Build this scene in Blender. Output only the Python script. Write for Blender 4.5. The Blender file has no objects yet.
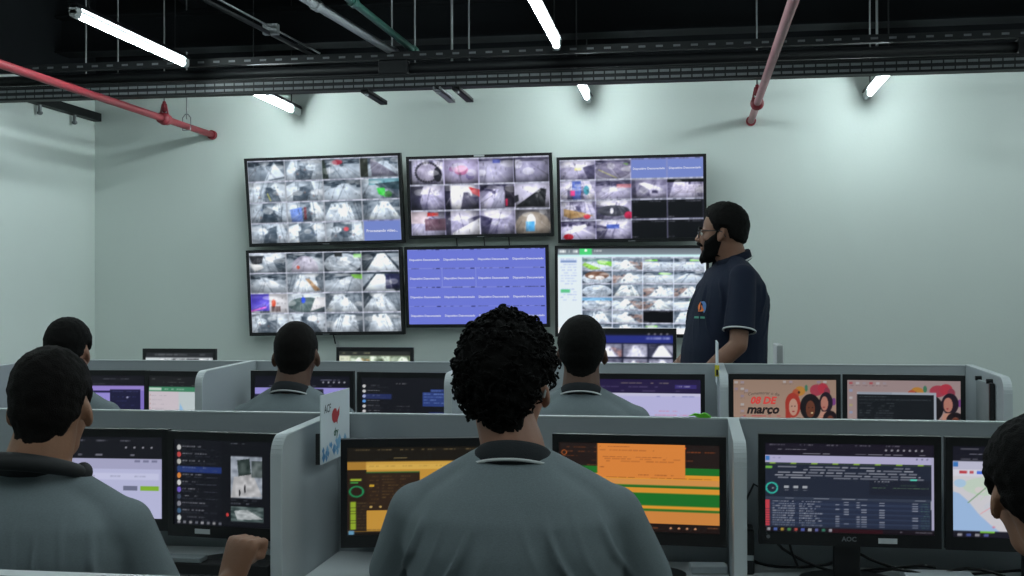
import bpy, bmesh, math, random
import numpy as np
from mathutils import Vector, Matrix, Euler, noise
from mathutils.bvhtree import BVHTree

# ------------------------------------------------------------------ camera, world, exposure
SC = bpy.context.scene
COL = SC.collection
F_PX, CAM_H = 1150.0, 1.42
CAM_ROT = (Matrix.Rotation(math.radians(8.8), 3, 'Z')
           @ Matrix.Rotation(math.pi / 2 + math.atan(7 / F_PX), 3, 'X')
           @ Matrix.Rotation(-0.003, 3, 'Z'))
CAM_POS = Vector((0, 0, CAM_H))
_cd = bpy.data.cameras.new('camera')
_cd.sensor_width = 36.0
_cd.lens = 36.0 * F_PX / 1024.0
_cd.clip_start = 0.05
CAM = bpy.data.objects.new('camera', _cd)
COL.objects.link(CAM)
CAM.matrix_world = Matrix.Translation(CAM_POS) @ CAM_ROT.to_4x4()
SC.camera = CAM
_w = bpy.data.worlds.new('room_world')
SC.world = _w
_w.use_nodes = True
_w.node_tree.nodes['Background'].inputs[0].default_value = (0.6, 0.75, 0.8, 1)
_w.node_tree.nodes['Background'].inputs[1].default_value = 0.0
SC.view_settings.view_transform = 'Standard'
SC.view_settings.look = 'None'
SC.view_settings.gamma = 1.0
SC.view_settings.use_curve_mapping = False
SC.view_settings.exposure = 0.0
TUBE_POWER = 80.0        # emission strength of the fluorescent tubes
TUBE_COLOR = (0.84, 0.98, 1.0)
SCREEN_GAIN = 0.88       # emission strength of the displays


def ray(px, py):
    return CAM_ROT @ Vector(((px - 512) / F_PX, -(py - 288) / F_PX, -1))


def at_y(px, py, Y):
    v = ray(px, py)
    return CAM_POS + v * (Y / v.y)


# ------------------------------------------------------------------ helpers
PI = math.pi
MATS = {}


def rgb(r, g, b):
    f = lambda c: (c / 12.92) if c <= 0.04045 else ((c + 0.055) / 1.055) ** 2.4
    return (f(r / 255), f(g / 255), f(b / 255), 1)


def mat(name, color, rough=0.6, metal=0.0, nscale=0, namp=0.0, bump=0.0, bscale=200, spec=0.5, stretch=None):
    """principled material with procedural colour variation and relief"""
    m = bpy.data.materials.new(name)
    m.use_nodes = True
    nt = m.node_tree
    b = nt.nodes['Principled BSDF']
    b.inputs['Base Color'].default_value = color
    b.inputs['Roughness'].default_value = rough
    b.inputs['Metallic'].default_value = metal
    b.inputs['Specular IOR Level'].default_value = spec
    tc = nt.nodes.new('ShaderNodeTexCoord')
    src = tc.outputs['Object']
    if stretch:
        mp = nt.nodes.new('ShaderNodeMapping')
        mp.inputs['Scale'].default_value = stretch
        nt.links.new(src, mp.inputs['Vector'])
        src = mp.outputs['Vector']
    if nscale:
        n = nt.nodes.new('ShaderNodeTexNoise')
        n.inputs['Scale'].default_value = nscale
        n.inputs['Detail'].default_value = 5
        nt.links.new(src, n.inputs['Vector'])
        mx = nt.nodes.new('ShaderNodeMix')
        mx.data_type = 'RGBA'
        mx.inputs[6].default_value = tuple(c * (1 - namp) for c in color[:3]) + (1,)
        mx.inputs[7].default_value = tuple(min(1, c * (1 + namp)) for c in color[:3]) + (1,)
        nt.links.new(n.outputs['Fac'], mx.inputs[0])
        nt.links.new(mx.outputs[2], b.inputs['Base Color'])
    if bump:
        n2 = nt.nodes.new('ShaderNodeTexNoise')
        n2.inputs['Scale'].default_value = bscale
        n2.inputs['Detail'].default_value = 3
        nt.links.new(src, n2.inputs['Vector'])
        bp = nt.nodes.new('ShaderNodeBump')
        bp.inputs['Strength'].default_value = bump
        bp.inputs['Distance'].default_value = 0.004
        nt.links.new(n2.outputs['Fac'], bp.inputs['Height'])
        nt.links.new(bp.outputs['Normal'], b.inputs['Normal'])
    MATS[name] = m
    return m


def emit(name, color, strength):
    m = bpy.data.materials.new(name)
    m.use_nodes = True
    b = m.node_tree.nodes['Principled BSDF']
    b.inputs['Base Color'].default_value = (0.02, 0.02, 0.02, 1)
    b.inputs['Emission Color'].default_value = color if len(color) == 4 else tuple(color) + (1,)
    b.inputs['Emission Strength'].default_value = strength
    MATS[name] = m
    return m


mat('wall_paint', rgb(210, 219, 214), 0.75, nscale=2.5, namp=0.03, bump=0.15, bscale=60)
mat('black_paint', (0.005, 0.006, 0.007, 1), 0.9, nscale=3, namp=0.3, spec=0.1)
mat('floor_vinyl', rgb(120, 122, 120), 0.5, nscale=8, namp=0.08)
mat('black_steel', (0.007, 0.008, 0.009, 1), 0.55, metal=0.0, nscale=30, namp=0.2, spec=0.25)
mat('galvanised', (0.22, 0.235, 0.24, 1), 0.45, metal=0.7, nscale=60, namp=0.2)
mat('tray_zinc', (0.10, 0.11, 0.115, 1), 0.55, metal=0.2, nscale=60, namp=0.2)
mat('white_steel', (0.55, 0.58, 0.58, 1), 0.45, nscale=20, namp=0.05)
mat('red_dusty', (0.36, 0.17, 0.18, 1), 0.6, nscale=9, namp=0.25)
mat('red_paint', (0.24, 0.018, 0.028, 1), 0.5, nscale=14, namp=0.15)
mat('green_paint', (0.022, 0.085, 0.065, 1), 0.4, nscale=14, namp=0.15)
mat('grey_pipe', (0.30, 0.32, 0.33, 1), 0.45, nscale=14, namp=0.1)
mat('laminate', rgb(158, 166, 170), 0.5, nscale=90, namp=0.03)
mat('edge_band', rgb(190, 198, 200), 0.4, nscale=40, namp=0.02)  # paler than the panels: light catching the top edges put into the colour
mat('desk_white', rgb(196, 202, 204), 0.4, nscale=40, namp=0.02)
mat('black_plastic', (0.008, 0.009, 0.010, 1), 0.38, nscale=80, namp=0.15)
mat('matte_black', (0.010, 0.011, 0.012, 1), 0.7, nscale=80, namp=0.15)
mat('sticker_white', rgb(205, 210, 212), 0.6, nscale=30, namp=0.03)
mat('logo_grey', rgb(120, 124, 128), 0.4)
mat('paper', rgb(205, 214, 220), 0.7, nscale=30, namp=0.02)
mat('print_red', rgb(178, 42, 52), 0.6)
mat('print_dark', rgb(70, 80, 84), 0.6)
mat('print_green', rgb(60, 110, 90), 0.6)
mat('print_blue', rgb(120, 170, 205), 0.6)
mat('print_blue_deep', rgb(80, 140, 190), 0.6)
mat('lime_green', rgb(100, 200, 40), 0.6, nscale=20, namp=0.1)
mat('heather_grey', rgb(120, 131, 135), 0.9, nscale=240, namp=0.20, bump=0.5, bscale=500, spec=0.2, stretch=(1, 1, 3))
mat('knit_charcoal', rgb(46, 49, 52), 0.9, nscale=300, namp=0.2, bump=0.5, bscale=700, spec=0.2)
mat('knit_white', rgb(196, 200, 200), 0.85, bump=0.3, bscale=700, spec=0.2)
mat('navy_cotton', rgb(22, 30, 48), 0.85, nscale=240, namp=0.15, bump=0.4, bscale=500, spec=0.25)
mat('navy_knit', rgb(20, 26, 40), 0.9, nscale=300, namp=0.2, bump=0.5, bscale=700, spec=0.2)
mat('denim', rgb(34, 40, 54), 0.9, nscale=200, namp=0.25, bump=0.4, bscale=500, spec=0.2)
mat('shoe_black', (0.012, 0.012, 0.013, 1), 0.5, nscale=40, namp=0.2)
mat('skin_light', rgb(146, 104, 84), 0.55, nscale=25, namp=0.08, bump=0.15, bscale=180)
mat('skin_tan', rgb(148, 107, 83), 0.55, nscale=25, namp=0.08, bump=0.15, bscale=180)
mat('skin_brown', rgb(92, 64, 50), 0.55, nscale=25, namp=0.08, bump=0.15, bscale=180)
mat('skin_warm', rgb(122, 86, 68), 0.55, nscale=25, namp=0.08, bump=0.15, bscale=180)
mat('hair_black', (0.0035, 0.0033, 0.003, 1), 0.7, nscale=220, namp=0.6, bump=0.9, bscale=420, spec=0.10)
mat('hair_brown', (0.0055, 0.0045, 0.004, 1), 0.7, nscale=220, namp=0.5, bump=0.9, bscale=420, spec=0.10)
mat('eye_white', rgb(205, 205, 200), 0.3)
mat('iris_dark', rgb(30, 20, 14), 0.2)
mat('lip', rgb(120, 70, 62), 0.5)
mat('lens_clear', rgb(200, 205, 205), 0.08)
mat('glasses_steel', (0.05, 0.05, 0.055, 1), 0.3, metal=0.8)
mat('glasses_white', rgb(175, 178, 178), 0.4)
mat('fabric_chair', (0.02, 0.021, 0.024, 1), 0.9, nscale=200, namp=0.3, bump=0.4, bscale=500)
mat('pouch_grey', rgb(128, 138, 140), 0.5, nscale=40, namp=0.05)
mat('yellow_tape', rgb(190, 180, 50), 0.6)
mat('logo_orange', rgb(226, 124, 60), 0.7)
mat('logo_blue', rgb(88, 130, 190), 0.7)
mat('logo_green', rgb(70, 140, 120), 0.7)
emit('tube_glow', TUBE_COLOR, TUBE_POWER)


def tag(o, label, cat, group=None, kind=None):
    if label:
        o['label'] = label
    if cat:
        o['category'] = cat
    if group:
        o['group'] = group
    if kind:
        o['kind'] = kind
    return o


def empty(name, loc=(0, 0, 0), rot=(0, 0, 0), label=None, cat=None, group=None, parent=None):
    o = bpy.data.objects.new(name, None)
    o.empty_display_size = 0.05
    o.location = loc
    o.rotation_euler = rot
    COL.objects.link(o)
    if parent:
        o.parent = parent
    return tag(o, label, cat, group)


def mesh_obj(name, me, material=None, parent=None, loc=None, rot=None):
    o = bpy.data.objects.new(name, me)
    if material:
        if me.materials:
            pass
        else:
            me.materials.append(MATS[material])
    COL.objects.link(o)
    if parent:
        o.parent = parent
    if loc is not None:
        o.location = loc
    if rot is not None:
        o.rotation_euler = rot
    return o


class MB:
    """collects shapes into one bmesh, build() links it as one mesh object"""
    def __init__(s):
        s.bm = bmesh.new()

    def box(s, c, size, rot=None, bevel=0.0, seg=2):
        m = Matrix.Translation(Vector(c))
        if rot:
            m = m @ Euler(rot).to_matrix().to_4x4()
        r = bmesh.ops.create_cube(s.bm, size=1.0, matrix=m @ Matrix.Diagonal((size[0], size[1], size[2], 1)))
        if bevel:
            es = list({e for v in r['verts'] for e in v.link_edges})
            bmesh.ops.bevel(s.bm, geom=es, offset=bevel, segments=seg, affect='EDGES', profile=0.5)
        return s

    def b2(s, p0, p1, bevel=0.0):
        p0, p1 = Vector(p0), Vector(p1)
        return s.box((p0 + p1) / 2, [abs(a) for a in (p1 - p0)], None, bevel)

    def cyl(s, p0, p1, r, r2=None, seg=16, cap=True):
        p0, p1 = Vector(p0), Vector(p1)
        q = (p1 - p0).to_track_quat('Z', 'Y')
        r2 = r if r2 is None else r2
        cs = [q @ Vector((math.cos(2 * PI * k / seg), math.sin(2 * PI * k / seg), 0)) for k in range(seg)]
        a = [s.bm.verts.new(p0 + c * r) for c in cs]
        b = [s.bm.verts.new(p1 + c * r2) for c in cs]
        for k in range(seg):
            s.bm.faces.new((a[k], a[(k + 1) % seg], b[(k + 1) % seg], b[k]))
        if cap:
            s.bm.faces.new(a[::-1])
            s.bm.faces.new(b)
        return s

    def ell(s, c, r, rot=None, seg=18, rings=12):
        m = Matrix.Translation(Vector(c))
        if rot:
            m = m @ Euler(rot).to_matrix().to_4x4()
        return s.sphere(m @ Matrix.Diagonal((r[0], r[1], r[2], 1)), seg, rings)

    def sphere(s, M, seg=18, rings=12):
        V = s.bm.verts.new
        top, bot = V(M @ Vector((0, 0, 1))), V(M @ Vector((0, 0, -1)))
        R = []
        for j in range(1, rings):
            t = PI * j / rings
            R.append([V(M @ Vector((math.sin(t) * math.cos(2 * PI * k / seg), math.sin(t) * math.sin(2 * PI * k / seg), math.cos(t)))) for k in range(seg)])
        Fn = s.bm.faces.new
        for k in range(seg):
            k2 = (k + 1) % seg
            Fn((top, R[0][k], R[0][k2]))
            Fn((bot, R[-1][k2], R[-1][k]))
            for a, b in zip(R[:-1], R[1:]):
                Fn((a[k], b[k], b[k2], a[k2]))
        return s

    def capsule(s, p0, p1, r0, r1=None, seg=14):
        r1 = r0 if r1 is None else r1
        p0, p1 = Vector(p0), Vector(p1)
        s.ell(p0, (r0,) * 3, seg=seg, rings=10)
        s.ell(p1, (r1,) * 3, seg=seg, rings=10)
        if (p1 - p0).length > 1e-5:
            s.cyl(p0, p1, r0, r1, seg=seg)
        return s

    def tube(s, pts, r, seg=8, closed=False):
        pts = [Vector(p) for p in pts]
        n = len(pts)
        rs = r if isinstance(r, (list, tuple)) else [r] * n
        rings = []
        up = Vector((0.13, 0.21, 0.97)).normalized()
        for i, p in enumerate(pts):
            a = pts[i - 1] if (i > 0 or closed) else p
            b = pts[(i + 1) % n] if (i < n - 1 or closed) else p
            t = (b - a).normalized()
            u = t.cross(up)
            if u.length < 1e-3:
                u = t.cross(Vector((1, 0, 0)))
            u.normalize()
            w = t.cross(u)
            rings.append([s.bm.verts.new(p + (u * math.cos(2 * PI * k / seg) + w * math.sin(2 * PI * k / seg)) * rs[i]) for k in range(seg)])
        for i in range(n if closed else n - 1):
            a, b = rings[i], rings[(i + 1) % n]
            for k in range(seg):
                s.bm.faces.new((a[k], a[(k + 1) % seg], b[(k + 1) % seg], b[k]))
        if not closed:
            s.bm.faces.new(rings[0][::-1])
            s.bm.faces.new(rings[-1])
        return s

    def loft(s, rings):
        """rings: lists of Vectors, capped at both ends"""
        R = [[s.bm.verts.new(p) for p in r] for r in rings]
        n = len(R[0])
        for a, b in zip(R[:-1], R[1:]):
            for k in range(n):
                s.bm.faces.new((a[k], a[(k + 1) % n], b[(k + 1) % n], b[k]))
        s.bm.faces.new(R[0][::-1])
        s.bm.faces.new(R[-1])
        return s

    def prism(s, pts, axis, d0, d1):
        """extrude a 2D polygon along an axis (pts give the other two coordinates in order)"""
        def P(q, d):
            return {'X': Vector((d, q[0], q[1])), 'Y': Vector((q[0], d, q[1])), 'Z': Vector((q[0], q[1], d))}[axis]
        a = [s.bm.verts.new(P(q, d0)) for q in pts]
        b = [s.bm.verts.new(P(q, d1)) for q in pts]
        n = len(pts)
        s.bm.faces.new(a[::-1])
        s.bm.faces.new(b)
        for k in range(n):
            s.bm.faces.new((a[k], a[(k + 1) % n], b[(k + 1) % n], b[k]))
        return s

    def mesh(s, name, smooth=False):
        bmesh.ops.recalc_face_normals(s.bm, faces=s.bm.faces[:])
        me = bpy.data.meshes.new(name)
        s.bm.to_mesh(me)
        s.bm.free()
        if smooth:
            me.polygons.foreach_set('use_smooth', [True] * len(me.polygons))
        return me

    def build(s, name, material, parent=None, loc=None, rot=None, smooth=False):
        return mesh_obj(name, s.mesh(name, smooth), material, parent, loc, rot)


def smooth_by_angle(me, deg=35):
    me.polygons.foreach_set('use_smooth', [True] * len(me.polygons))
    try:
        me.set_sharp_from_angle(angle=math.radians(deg))
    except Exception:
        pass
    return me


def text_mesh(body, size, shear=0.0, bold=0.0, align='CENTER'):
    c = bpy.data.curves.new('txt', 'FONT')
    c.body = body
    c.size = size
    c.shear = shear
    c.offset = bold
    c.align_x = align
    c.align_y = 'CENTER'
    c.resolution_u = 2
    o = bpy.data.objects.new('txt', c)
    COL.objects.link(o)
    dg = bpy.context.evaluated_depsgraph_get()
    me = bpy.data.meshes.new_from_object(o.evaluated_get(dg))
    bpy.data.objects.remove(o)
    bpy.data.curves.remove(c)
    me.transform(Matrix.Rotation(PI / 2, 4, 'X'))      # text stands in the XZ plane, read from -Y
    return me


def struct(o):
    o['kind'] = 'structure'
    return o


# ------------------------------------------------------------------ room shell
WALL_Y, LEFT_X, RIGHT_X, REAR_Y, CEIL_Z, PAINT_Z = 8.1, -4.44, 5.2, -3.2, 3.75, 2.90
struct(MB().b2((LEFT_X - .1, REAR_Y - .1, -.1), (RIGHT_X + .1, WALL_Y + .1, 0)).build('floor', 'floor_vinyl'))
struct(MB().b2((LEFT_X - .1, REAR_Y - .1, CEIL_Z), (RIGHT_X + .1, WALL_Y + .1, CEIL_Z + .1)).build('ceiling', 'black_paint'))
struct(MB().b2((LEFT_X - .1, WALL_Y, 0), (RIGHT_X + .1, WALL_Y + .1, PAINT_Z)).build('wall_back', 'wall_paint'))
struct(MB().b2((LEFT_X - .1, REAR_Y, 0), (LEFT_X, WALL_Y, PAINT_Z)).build('wall_left', 'wall_paint'))
struct(MB().b2((RIGHT_X, REAR_Y, 0), (RIGHT_X + .1, WALL_Y, PAINT_Z)).build('wall_right', 'wall_paint'))
struct(MB().b2((LEFT_X - .1, REAR_Y - .1, 0), (RIGHT_X + .1, REAR_Y, PAINT_Z)).build('wall_rear', 'wall_paint'))
# the upper part of every wall is painted black like the ceiling
struct(MB().b2((LEFT_X - .1, WALL_Y - .012, PAINT_Z), (RIGHT_X + .1, WALL_Y + .1, CEIL_Z)).build('trim_1', 'black_paint'))
struct(MB().b2((LEFT_X - .1, REAR_Y, PAINT_Z), (LEFT_X + .012, WALL_Y - .012, CEIL_Z)).build('trim_2', 'black_paint'))
struct(MB().b2((RIGHT_X - .012, REAR_Y, PAINT_Z), (RIGHT_X + .1, WALL_Y - .012, CEIL_Z)).build('trim_3', 'black_paint'))
struct(MB().b2((LEFT_X + .012, REAR_Y - .1, PAINT_Z), (RIGHT_X - .012, REAR_Y + .012, CEIL_Z)).build('trim_4', 'black_paint'))
for nm, a, b in (('baseboard_back', (LEFT_X, WALL_Y - .015, 0), (RIGHT_X, WALL_Y, .09)),
                 ('baseboard_left', (LEFT_X, REAR_Y, 0), (LEFT_X + .015, WALL_Y - .015, .09))):
    struct(MB().b2(a, b).build(nm, 'white_steel'))

# ------------------------------------------------------------------ ceiling services
def ibeam_x(y, z0, h, w, label):
    m = MB()
    x0, x1 = LEFT_X + .012, RIGHT_X - .012
    m.b2((x0, y - w / 2, z0), (x1, y + w / 2, z0 + .012))
    m.b2((x0, y - w / 2, z0 + h - .012), (x1, y + w / 2, z0 + h))
    m.b2((x0, y - .005, z0), (x1, y + .005, z0 + h))
    return tag(m.build('ceiling_beam', 'black_paint'), label, 'beam', 'steel beams under the ceiling')


ibeam_x(7.62, 3.14, .26, .2, 'black steel ceiling beam just behind the slotted cable tray')
ibeam_x(4.2, 3.30, .26, .2, 'black steel ceiling beam nearest to the viewer, high over the desks')
m = MB()
for x in (-3.6, -.2, 3.2):
    b = MB()
    b.b2((x - .06, REAR_Y + .012, 3.56), (x + .06, WALL_Y - .012, 3.75))
    lab = {-3.6: 'black joist over the left wall side, running towards the monitor wall',
           -.2: 'black joist over the middle of the room, running towards the monitor wall',
           3.2: 'black joist over the right side of the room, running towards the monitor wall'}[x]
    tag(b.build('ceiling_joist', 'black_paint'), lab, 'joist', 'joists under the ceiling')

# slotted cable tray across the room
TY = 6.70
tray = empty('cable_tray', (0, TY, 2.60), label='long black cable tray with two rows of pale slots, crossing above the screens', cat='cable tray')
x0, x1 = LEFT_X + .02, RIGHT_X - .02


def traypart(name, material, a, b):
    o = MB().b2((a[0], a[1] - TY, a[2] - 2.60), (b[0], b[1] - TY, b[2] - 2.60)).build(name, material, tray)
    return o


traypart('side_rail', 'black_steel', (x0, TY, 2.664), (x1, TY + .008, 2.735))
traypart('side_rail', 'black_steel', (x0, TY + .072, 2.664), (x1, TY + .08, 2.735))
traypart('bottom_plate', 'black_steel', (x0, TY, 2.660), (x1, TY + .08, 2.664))
for zc, nm in ((2.681, 'slot_strip'), (2.716, 'slot_strip')):
    mb = MB()
    x = x0 + .03
    while x < x1 - .05:
        mb.b2((x, -.004, zc - .007 - 2.60), (x + .054, .0, zc + .007 - 2.60))
        x += .063
    o = mb.build(nm, 'tray_zinc', tray)
    o['kind'] = 'stuff'
traypart('lip', 'black_steel', (x0, TY - .01, 2.735), (x1, TY + .02, 2.745))

# slotted strut channel and a black pipe above the tray
strut = empty('strut_channel', (0, TY, 2.835), label='slotted steel strut running along the top of the black pipe', cat='strut')
o = MB().b2((x0, -.005, .0), (x1, .035, .045)).build('channel', 'black_steel', strut)
mb = MB()
x = x0 + .03
while x < x1 - .06:
    mb.b2((x, -.007, .017), (x + .04, -.005, .029))
    x += .10
o = mb.build('slot', 'tray_zinc', strut)
o['kind'] = 'stuff'
pipe = empty('black_pipe', (0, TY, 2.79), label='thick black pipe running across the room above the slotted tray', cat='pipe')
MB().cyl((x0, .05, 0), (1.80, .05, 0), .032, seg=20).build('pipe_run', 'black_steel', pipe, smooth=True)
MB().b2((1.80, .0, -.042), (1.96, .10, .042), .004).build('junction_box', 'black_steel', pipe)
MB().cyl((1.88, .0, 0), (1.88, -.03, 0), .028, seg=20).build('box_knob', 'black_plastic', pipe)
MB().cyl((1.96, .05, 0), (x1, .05, 0), .032, seg=20).build('pipe_run', 'black_steel', pipe, smooth=True)
p = at_y(393, 66, TY)
MB().b2((p.x - .09, -.008, -.042), (p.x + .09, .09, .040), .006).build('junction_box', 'black_steel', pipe)

# ladder of hanger rods with brackets
rods = [(86, 'thin steel rod hanging beside the long tube light at far left'),
        (118, 'thin steel rod hanging just right of the leftmost hanger rod'),
        (392, 'thin steel rod hanging just right of the green pipe end'),
        (415, 'thin steel rod with a clevis holding the green pipe'),
        (452, 'thicker pale rod right of the green pipe, above an angled bracket'),
        (469, 'thin pale rod just right of the thicker hanger rod'),
        (870, 'left rod of the pair above the right-hand tube light'),
        (877, 'right rod of the pair above the right-hand tube light')]
for i, (px, lab) in enumerate(rods):
    p = at_y(px, 50, TY + (.1 if i % 2 == 0 else .26))
    r = .007 if px in (452, 877) else .005
    h = empty('hanger_rod', (p.x, p.y, 2.76), label=lab, cat='rod', group='hanger rods of the ceiling services')
    MB().cyl((0, 0, -.02), (0, 0, CEIL_Z - 2.76), r, seg=8).build('rod', 'galvanised', h)
    MB().cyl((0, 0, -.03), (0, 0, -.01), .014, seg=6).build('nut', 'galvanised', h)

# cantilever brackets under the tray
for (pa, pb, lab) in (((365, 86), (384, 97), 'black angle bracket under the tray above the gap between upper screens'),
                      ((432, 80), (452, 94), 'grey strut bracket under the tray right of the black angle bracket'),
                      ((452, 72), (470, 86), 'dark channel bracket crossing the slots under the thick hanger rod')):
    a, b = at_y(pa[0], pa[1], TY - .03), at_y(pb[0], pb[1], 7.12)
    a.z = b.z = 2.636
    a.x = b.x
    br = empty('tray_bracket', a, label=lab, cat='bracket', group='brackets under the cable tray')
    L = 7.12 - a.y
    MB().b2((-.022, 0, 0), (.022, L, .006)).b2((-.022, 0, 0), (-.016, L, .024)).b2((.016, 0, 0), (.022, L, .024)).build(
        'channel', 'galvanised' if pa[0] == 432 else 'black_steel', br)
    MB().cyl((0, .05, .0), (0, .05, -.012), .012, seg=6).build('bolt', 'galvanised', br)

# black bracket beam beside the left wall
bb = empty('wall_bracket_beam', (LEFT_X + .034, 7.15, 2.735), label='black bracket beam high beside the left wall corner, under the tray', cat='bracket')
MB().b2((-.03, 0, 0), (.03, .93, .06)).build('beam', 'black_steel', bb)
for yy in (.15, .6):
    MB().cyl((.0, yy, -.05), (.0, yy, .0), .012, seg=8).ell((0, yy, -.055), (.02, .02, .015)).build('bolt', 'galvanised', bb)

# red sprinkler pipes
PIPE_Z = 2.615


def red_pipe(x, ynear, label, clamp_y, coupling_y, collar, run='red_paint'):
    e = empty('sprinkler_pipe', (x, WALL_Y, PIPE_Z), label=label, cat='pipe', group='red sprinkler pipes')
    MB().cyl((0, 0, 0), (0, ynear - WALL_Y, 0), .023, seg=20).build('pipe_run', run, e, smooth=True)
    c = MB().cyl((0, coupling_y - .05, 0), (0, coupling_y + .05, 0), .037, seg=16).ell((0, coupling_y, 0), (.043, .028, .043))
    c.build('coupling', 'red_paint', e, smooth=True)
    n = empty('hanger_clevis', (0, coupling_y, 0), parent=e)
    pts = [(math.sin(t) * .036, 0, math.cos(t) * -.036 + .0) for t in np.linspace(-2.2, 2.2, 14)]
    MB().tube(pts, .006, 6).tube([(-.029, 0, .021), (-.012, 0, .10), (.012, 0, .10), (.029, 0, .021)], .007, 6).build('clevis', 'red_paint', n)
    MB().capsule((0, 0, .06), (0, 0, .11), .017, .012).build('rubber_boot', 'red_paint', n, smooth=True)
    MB().cyl((0, 0, .10), (0, 0, CEIL_Z - PIPE_Z), .005, seg=8).build('rod', 'galvanised', n)
    if clamp_y is not None:
        k = empty('hanger_clevis', (0, clamp_y, 0), parent=e)
        MB().tube([(-.03, 0, -.028), (.03, 0, -.028), (.03, 0, .06), (.01, 0, .085), (-.01, 0, .085), (-.03, 0, .06)], .0045, 6, closed=True).build('clevis', 'galvanised', k)
        MB().cyl((0, 0, .05), (0, 0, CEIL_Z - PIPE_Z), .005, seg=8).build('rod', 'galvanised', k)
    MB().cyl((0, -.03, 0), (0, -.001, 0), .034, seg=20).build('end_collar', 'red_paint' if collar else 'galvanised', e, smooth=False)
    return e


red_pipe(-3.50, 1.5, 'red sprinkler pipe running along the left wall into the corner side', -.45, -.80, True)
red_pipe(.42, 1.5, 'dusty red sprinkler pipe above the standing man, right of the screens', None, -.75, True, 'red_dusty')

# service pipes that run away from the viewer high up
for nm, col, pa, r, lab in (('conduit_pipe', 'grey_pipe', (398, 55), .024, 'pale grey conduit high up beside the green pipe'),
                            ('conduit_pipe', 'green_paint', (417, 53), .020, 'green pipe high up beside the pale grey conduit')):
    p = at_y(pa[0], pa[1], 6.86)
    e = empty(nm, (p.x, 6.86, p.z), label=lab, cat='pipe')
    sk = .083 if pa[0] == 398 else .025
    MB().cyl((0, 0, 0), (-5.5 * sk, -5.5, 0), r, seg=18).build('pipe_run', col, e, smooth=True)
    for yy in (-.08, -1.25, -3.0):
        MB().cyl(((yy - .03) * sk, yy - .03, 0), ((yy + .03) * sk, yy + .03, 0), r + .007, seg=18).build('coupling', col, e)
p, q = at_y(318, 58, 6.9), at_y(205, 0, 4.9)
e = empty('thin_conduit', (p.x, 6.9, p.z), label='thin dark conduit between the left tube light and the grey conduit', cat='pipe')
MB().cyl((0, 0, 0), (q.x - p.x, -2.0, q.z - p.z), .011, seg=10).build('pipe_run', 'black_steel', e, smooth=True)
MB().cyl((.01, 0, .03), (.01 + q.x - p.x, -2.0, q.z - p.z + .03), .005, seg=8).build('cable', 'galvanised', e, smooth=True)
MB().b2((-.03 + (q.x - p.x) * .5, -1.04, (q.z - p.z) * .5 - .01), (.05 + (q.x - p.x) * .5, -1.0, (q.z - p.z) * .5 + .045)).build('clamp', 'galvanised', e)


# linear tube lights
def tube_light(x, y0, y1, z, label, side=1):
    e = empty('tube_light', (x, y0, z), label=label, cat='light', group='linear tube lights')
    L = y1 - y0
    MB().prism([(-.03, .03), (.03, .03), (.022, .052), (-.022, .052)], 'Y', -.03, L + .03).build('housing', 'black_steel', e)
    cut = .13 if y1 > 8 else .02          # the tubes at the wall end in a deeper cap
    MB().cyl((0, .02, 0), (0, L - cut, 0), .0158, seg=16).build('tube', 'tube_glow', e, smooth=True)
    for a, b in ((-.03, .02), (L - cut, L + .03)):
        MB().cyl((0, a, 0), (0, b, 0), .020, seg=16).b2((-.02, a, 0), (.02, b, .04)).build('end_cap', 'white_steel', e)
    for yy in (.12, L - .12):
        c = MB().cyl((0, yy, .05), (0, yy, CEIL_Z - z), .004, seg=8)
        c.build('suspension_rod', 'black_steel', e)
    return e


tube_light(-3.0, 5.29, 6.52, 2.815, 'long bright tube light nearest to the viewer, top left')
tube_light(-.725, 5.05, 6.33, 2.80, 'bright tube light cut off by the top edge, above the middle screens')
tube_light(-2.83, 7.08, 8.05, 2.755, 'tube light ending at the wall above the upper left screen')
tube_light(-.70, 7.08, 8.05, 2.785, 'short-looking tube light ending at the wall above the upper right screen')
tube_light(1.19, 7.08, 8.05, 2.755, 'tube light ending at the wall right of the red pipe')
tube_light(3.10, 7.08, 8.05, 2.755, 'tube light ending at the wall, out of view beyond the right edge')
tube_light(3.10, 5.17, 6.40, 2.80, 'unseen tube light added beyond the right edge, second from the monitor wall')  # added out of frame to brighten the right side
# unseen tubes added along the same lines to brighten wall and foreground
for j, ya in enumerate((3.30, .55)):
    for i, xa in enumerate((-2.95, -.70, 1.20, 3.10)):
        tube_light(xa, ya, ya + 1.2, 2.80, 'unseen tube light added overhead, %s line, %s from the monitor wall' % (('left', 'middle', 'right', 'far right')[i], ('third', 'fourth')[j]))


# ------------------------------------------------------------------ workstations
A_Y, B_Y, C_Y, Z_Y = 3.36, 5.06, 6.72, 1.50
A_TOP, B_TOP, Z_TOP, DESK = 1.064, 1.120, 1.026, .65
A_DIV = [-2.25, -1.067, .12, 1.31]
B_DIV = [-3.03, -1.99, -.948, .127, 1.154]
TH = .028


def back_panel(y, xa, xb, top, seams, label):
    e = empty('partition_panel', ((xa + xb) / 2, y, 0), label=label, cat='partition', group='long back partitions of the desk rows')
    cx = (xa + xb) / 2
    xs = [xa] + [s for s in seams if xa + .1 < s < xb - .1] + [xb]
    for a, b in zip(xs[:-1], xs[1:]):
        MB().b2((a - cx + .0015, 0, .08), (b - cx - .0015, TH, top - .004)).build('panel', 'laminate', e)
    MB().b2((xa - cx, -.002, top - .004), (xb - cx, TH + .002, top)).build('edge_band', 'edge_band', e)
    for x in xs:
        xx = min(max(x - cx, xa - cx + .03), xb - cx - .03)
        MB().b2((xx - .025, -.01, 0), (xx + .025, TH + .01, .08)).build('foot', 'black_steel', e)
    return e


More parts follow.
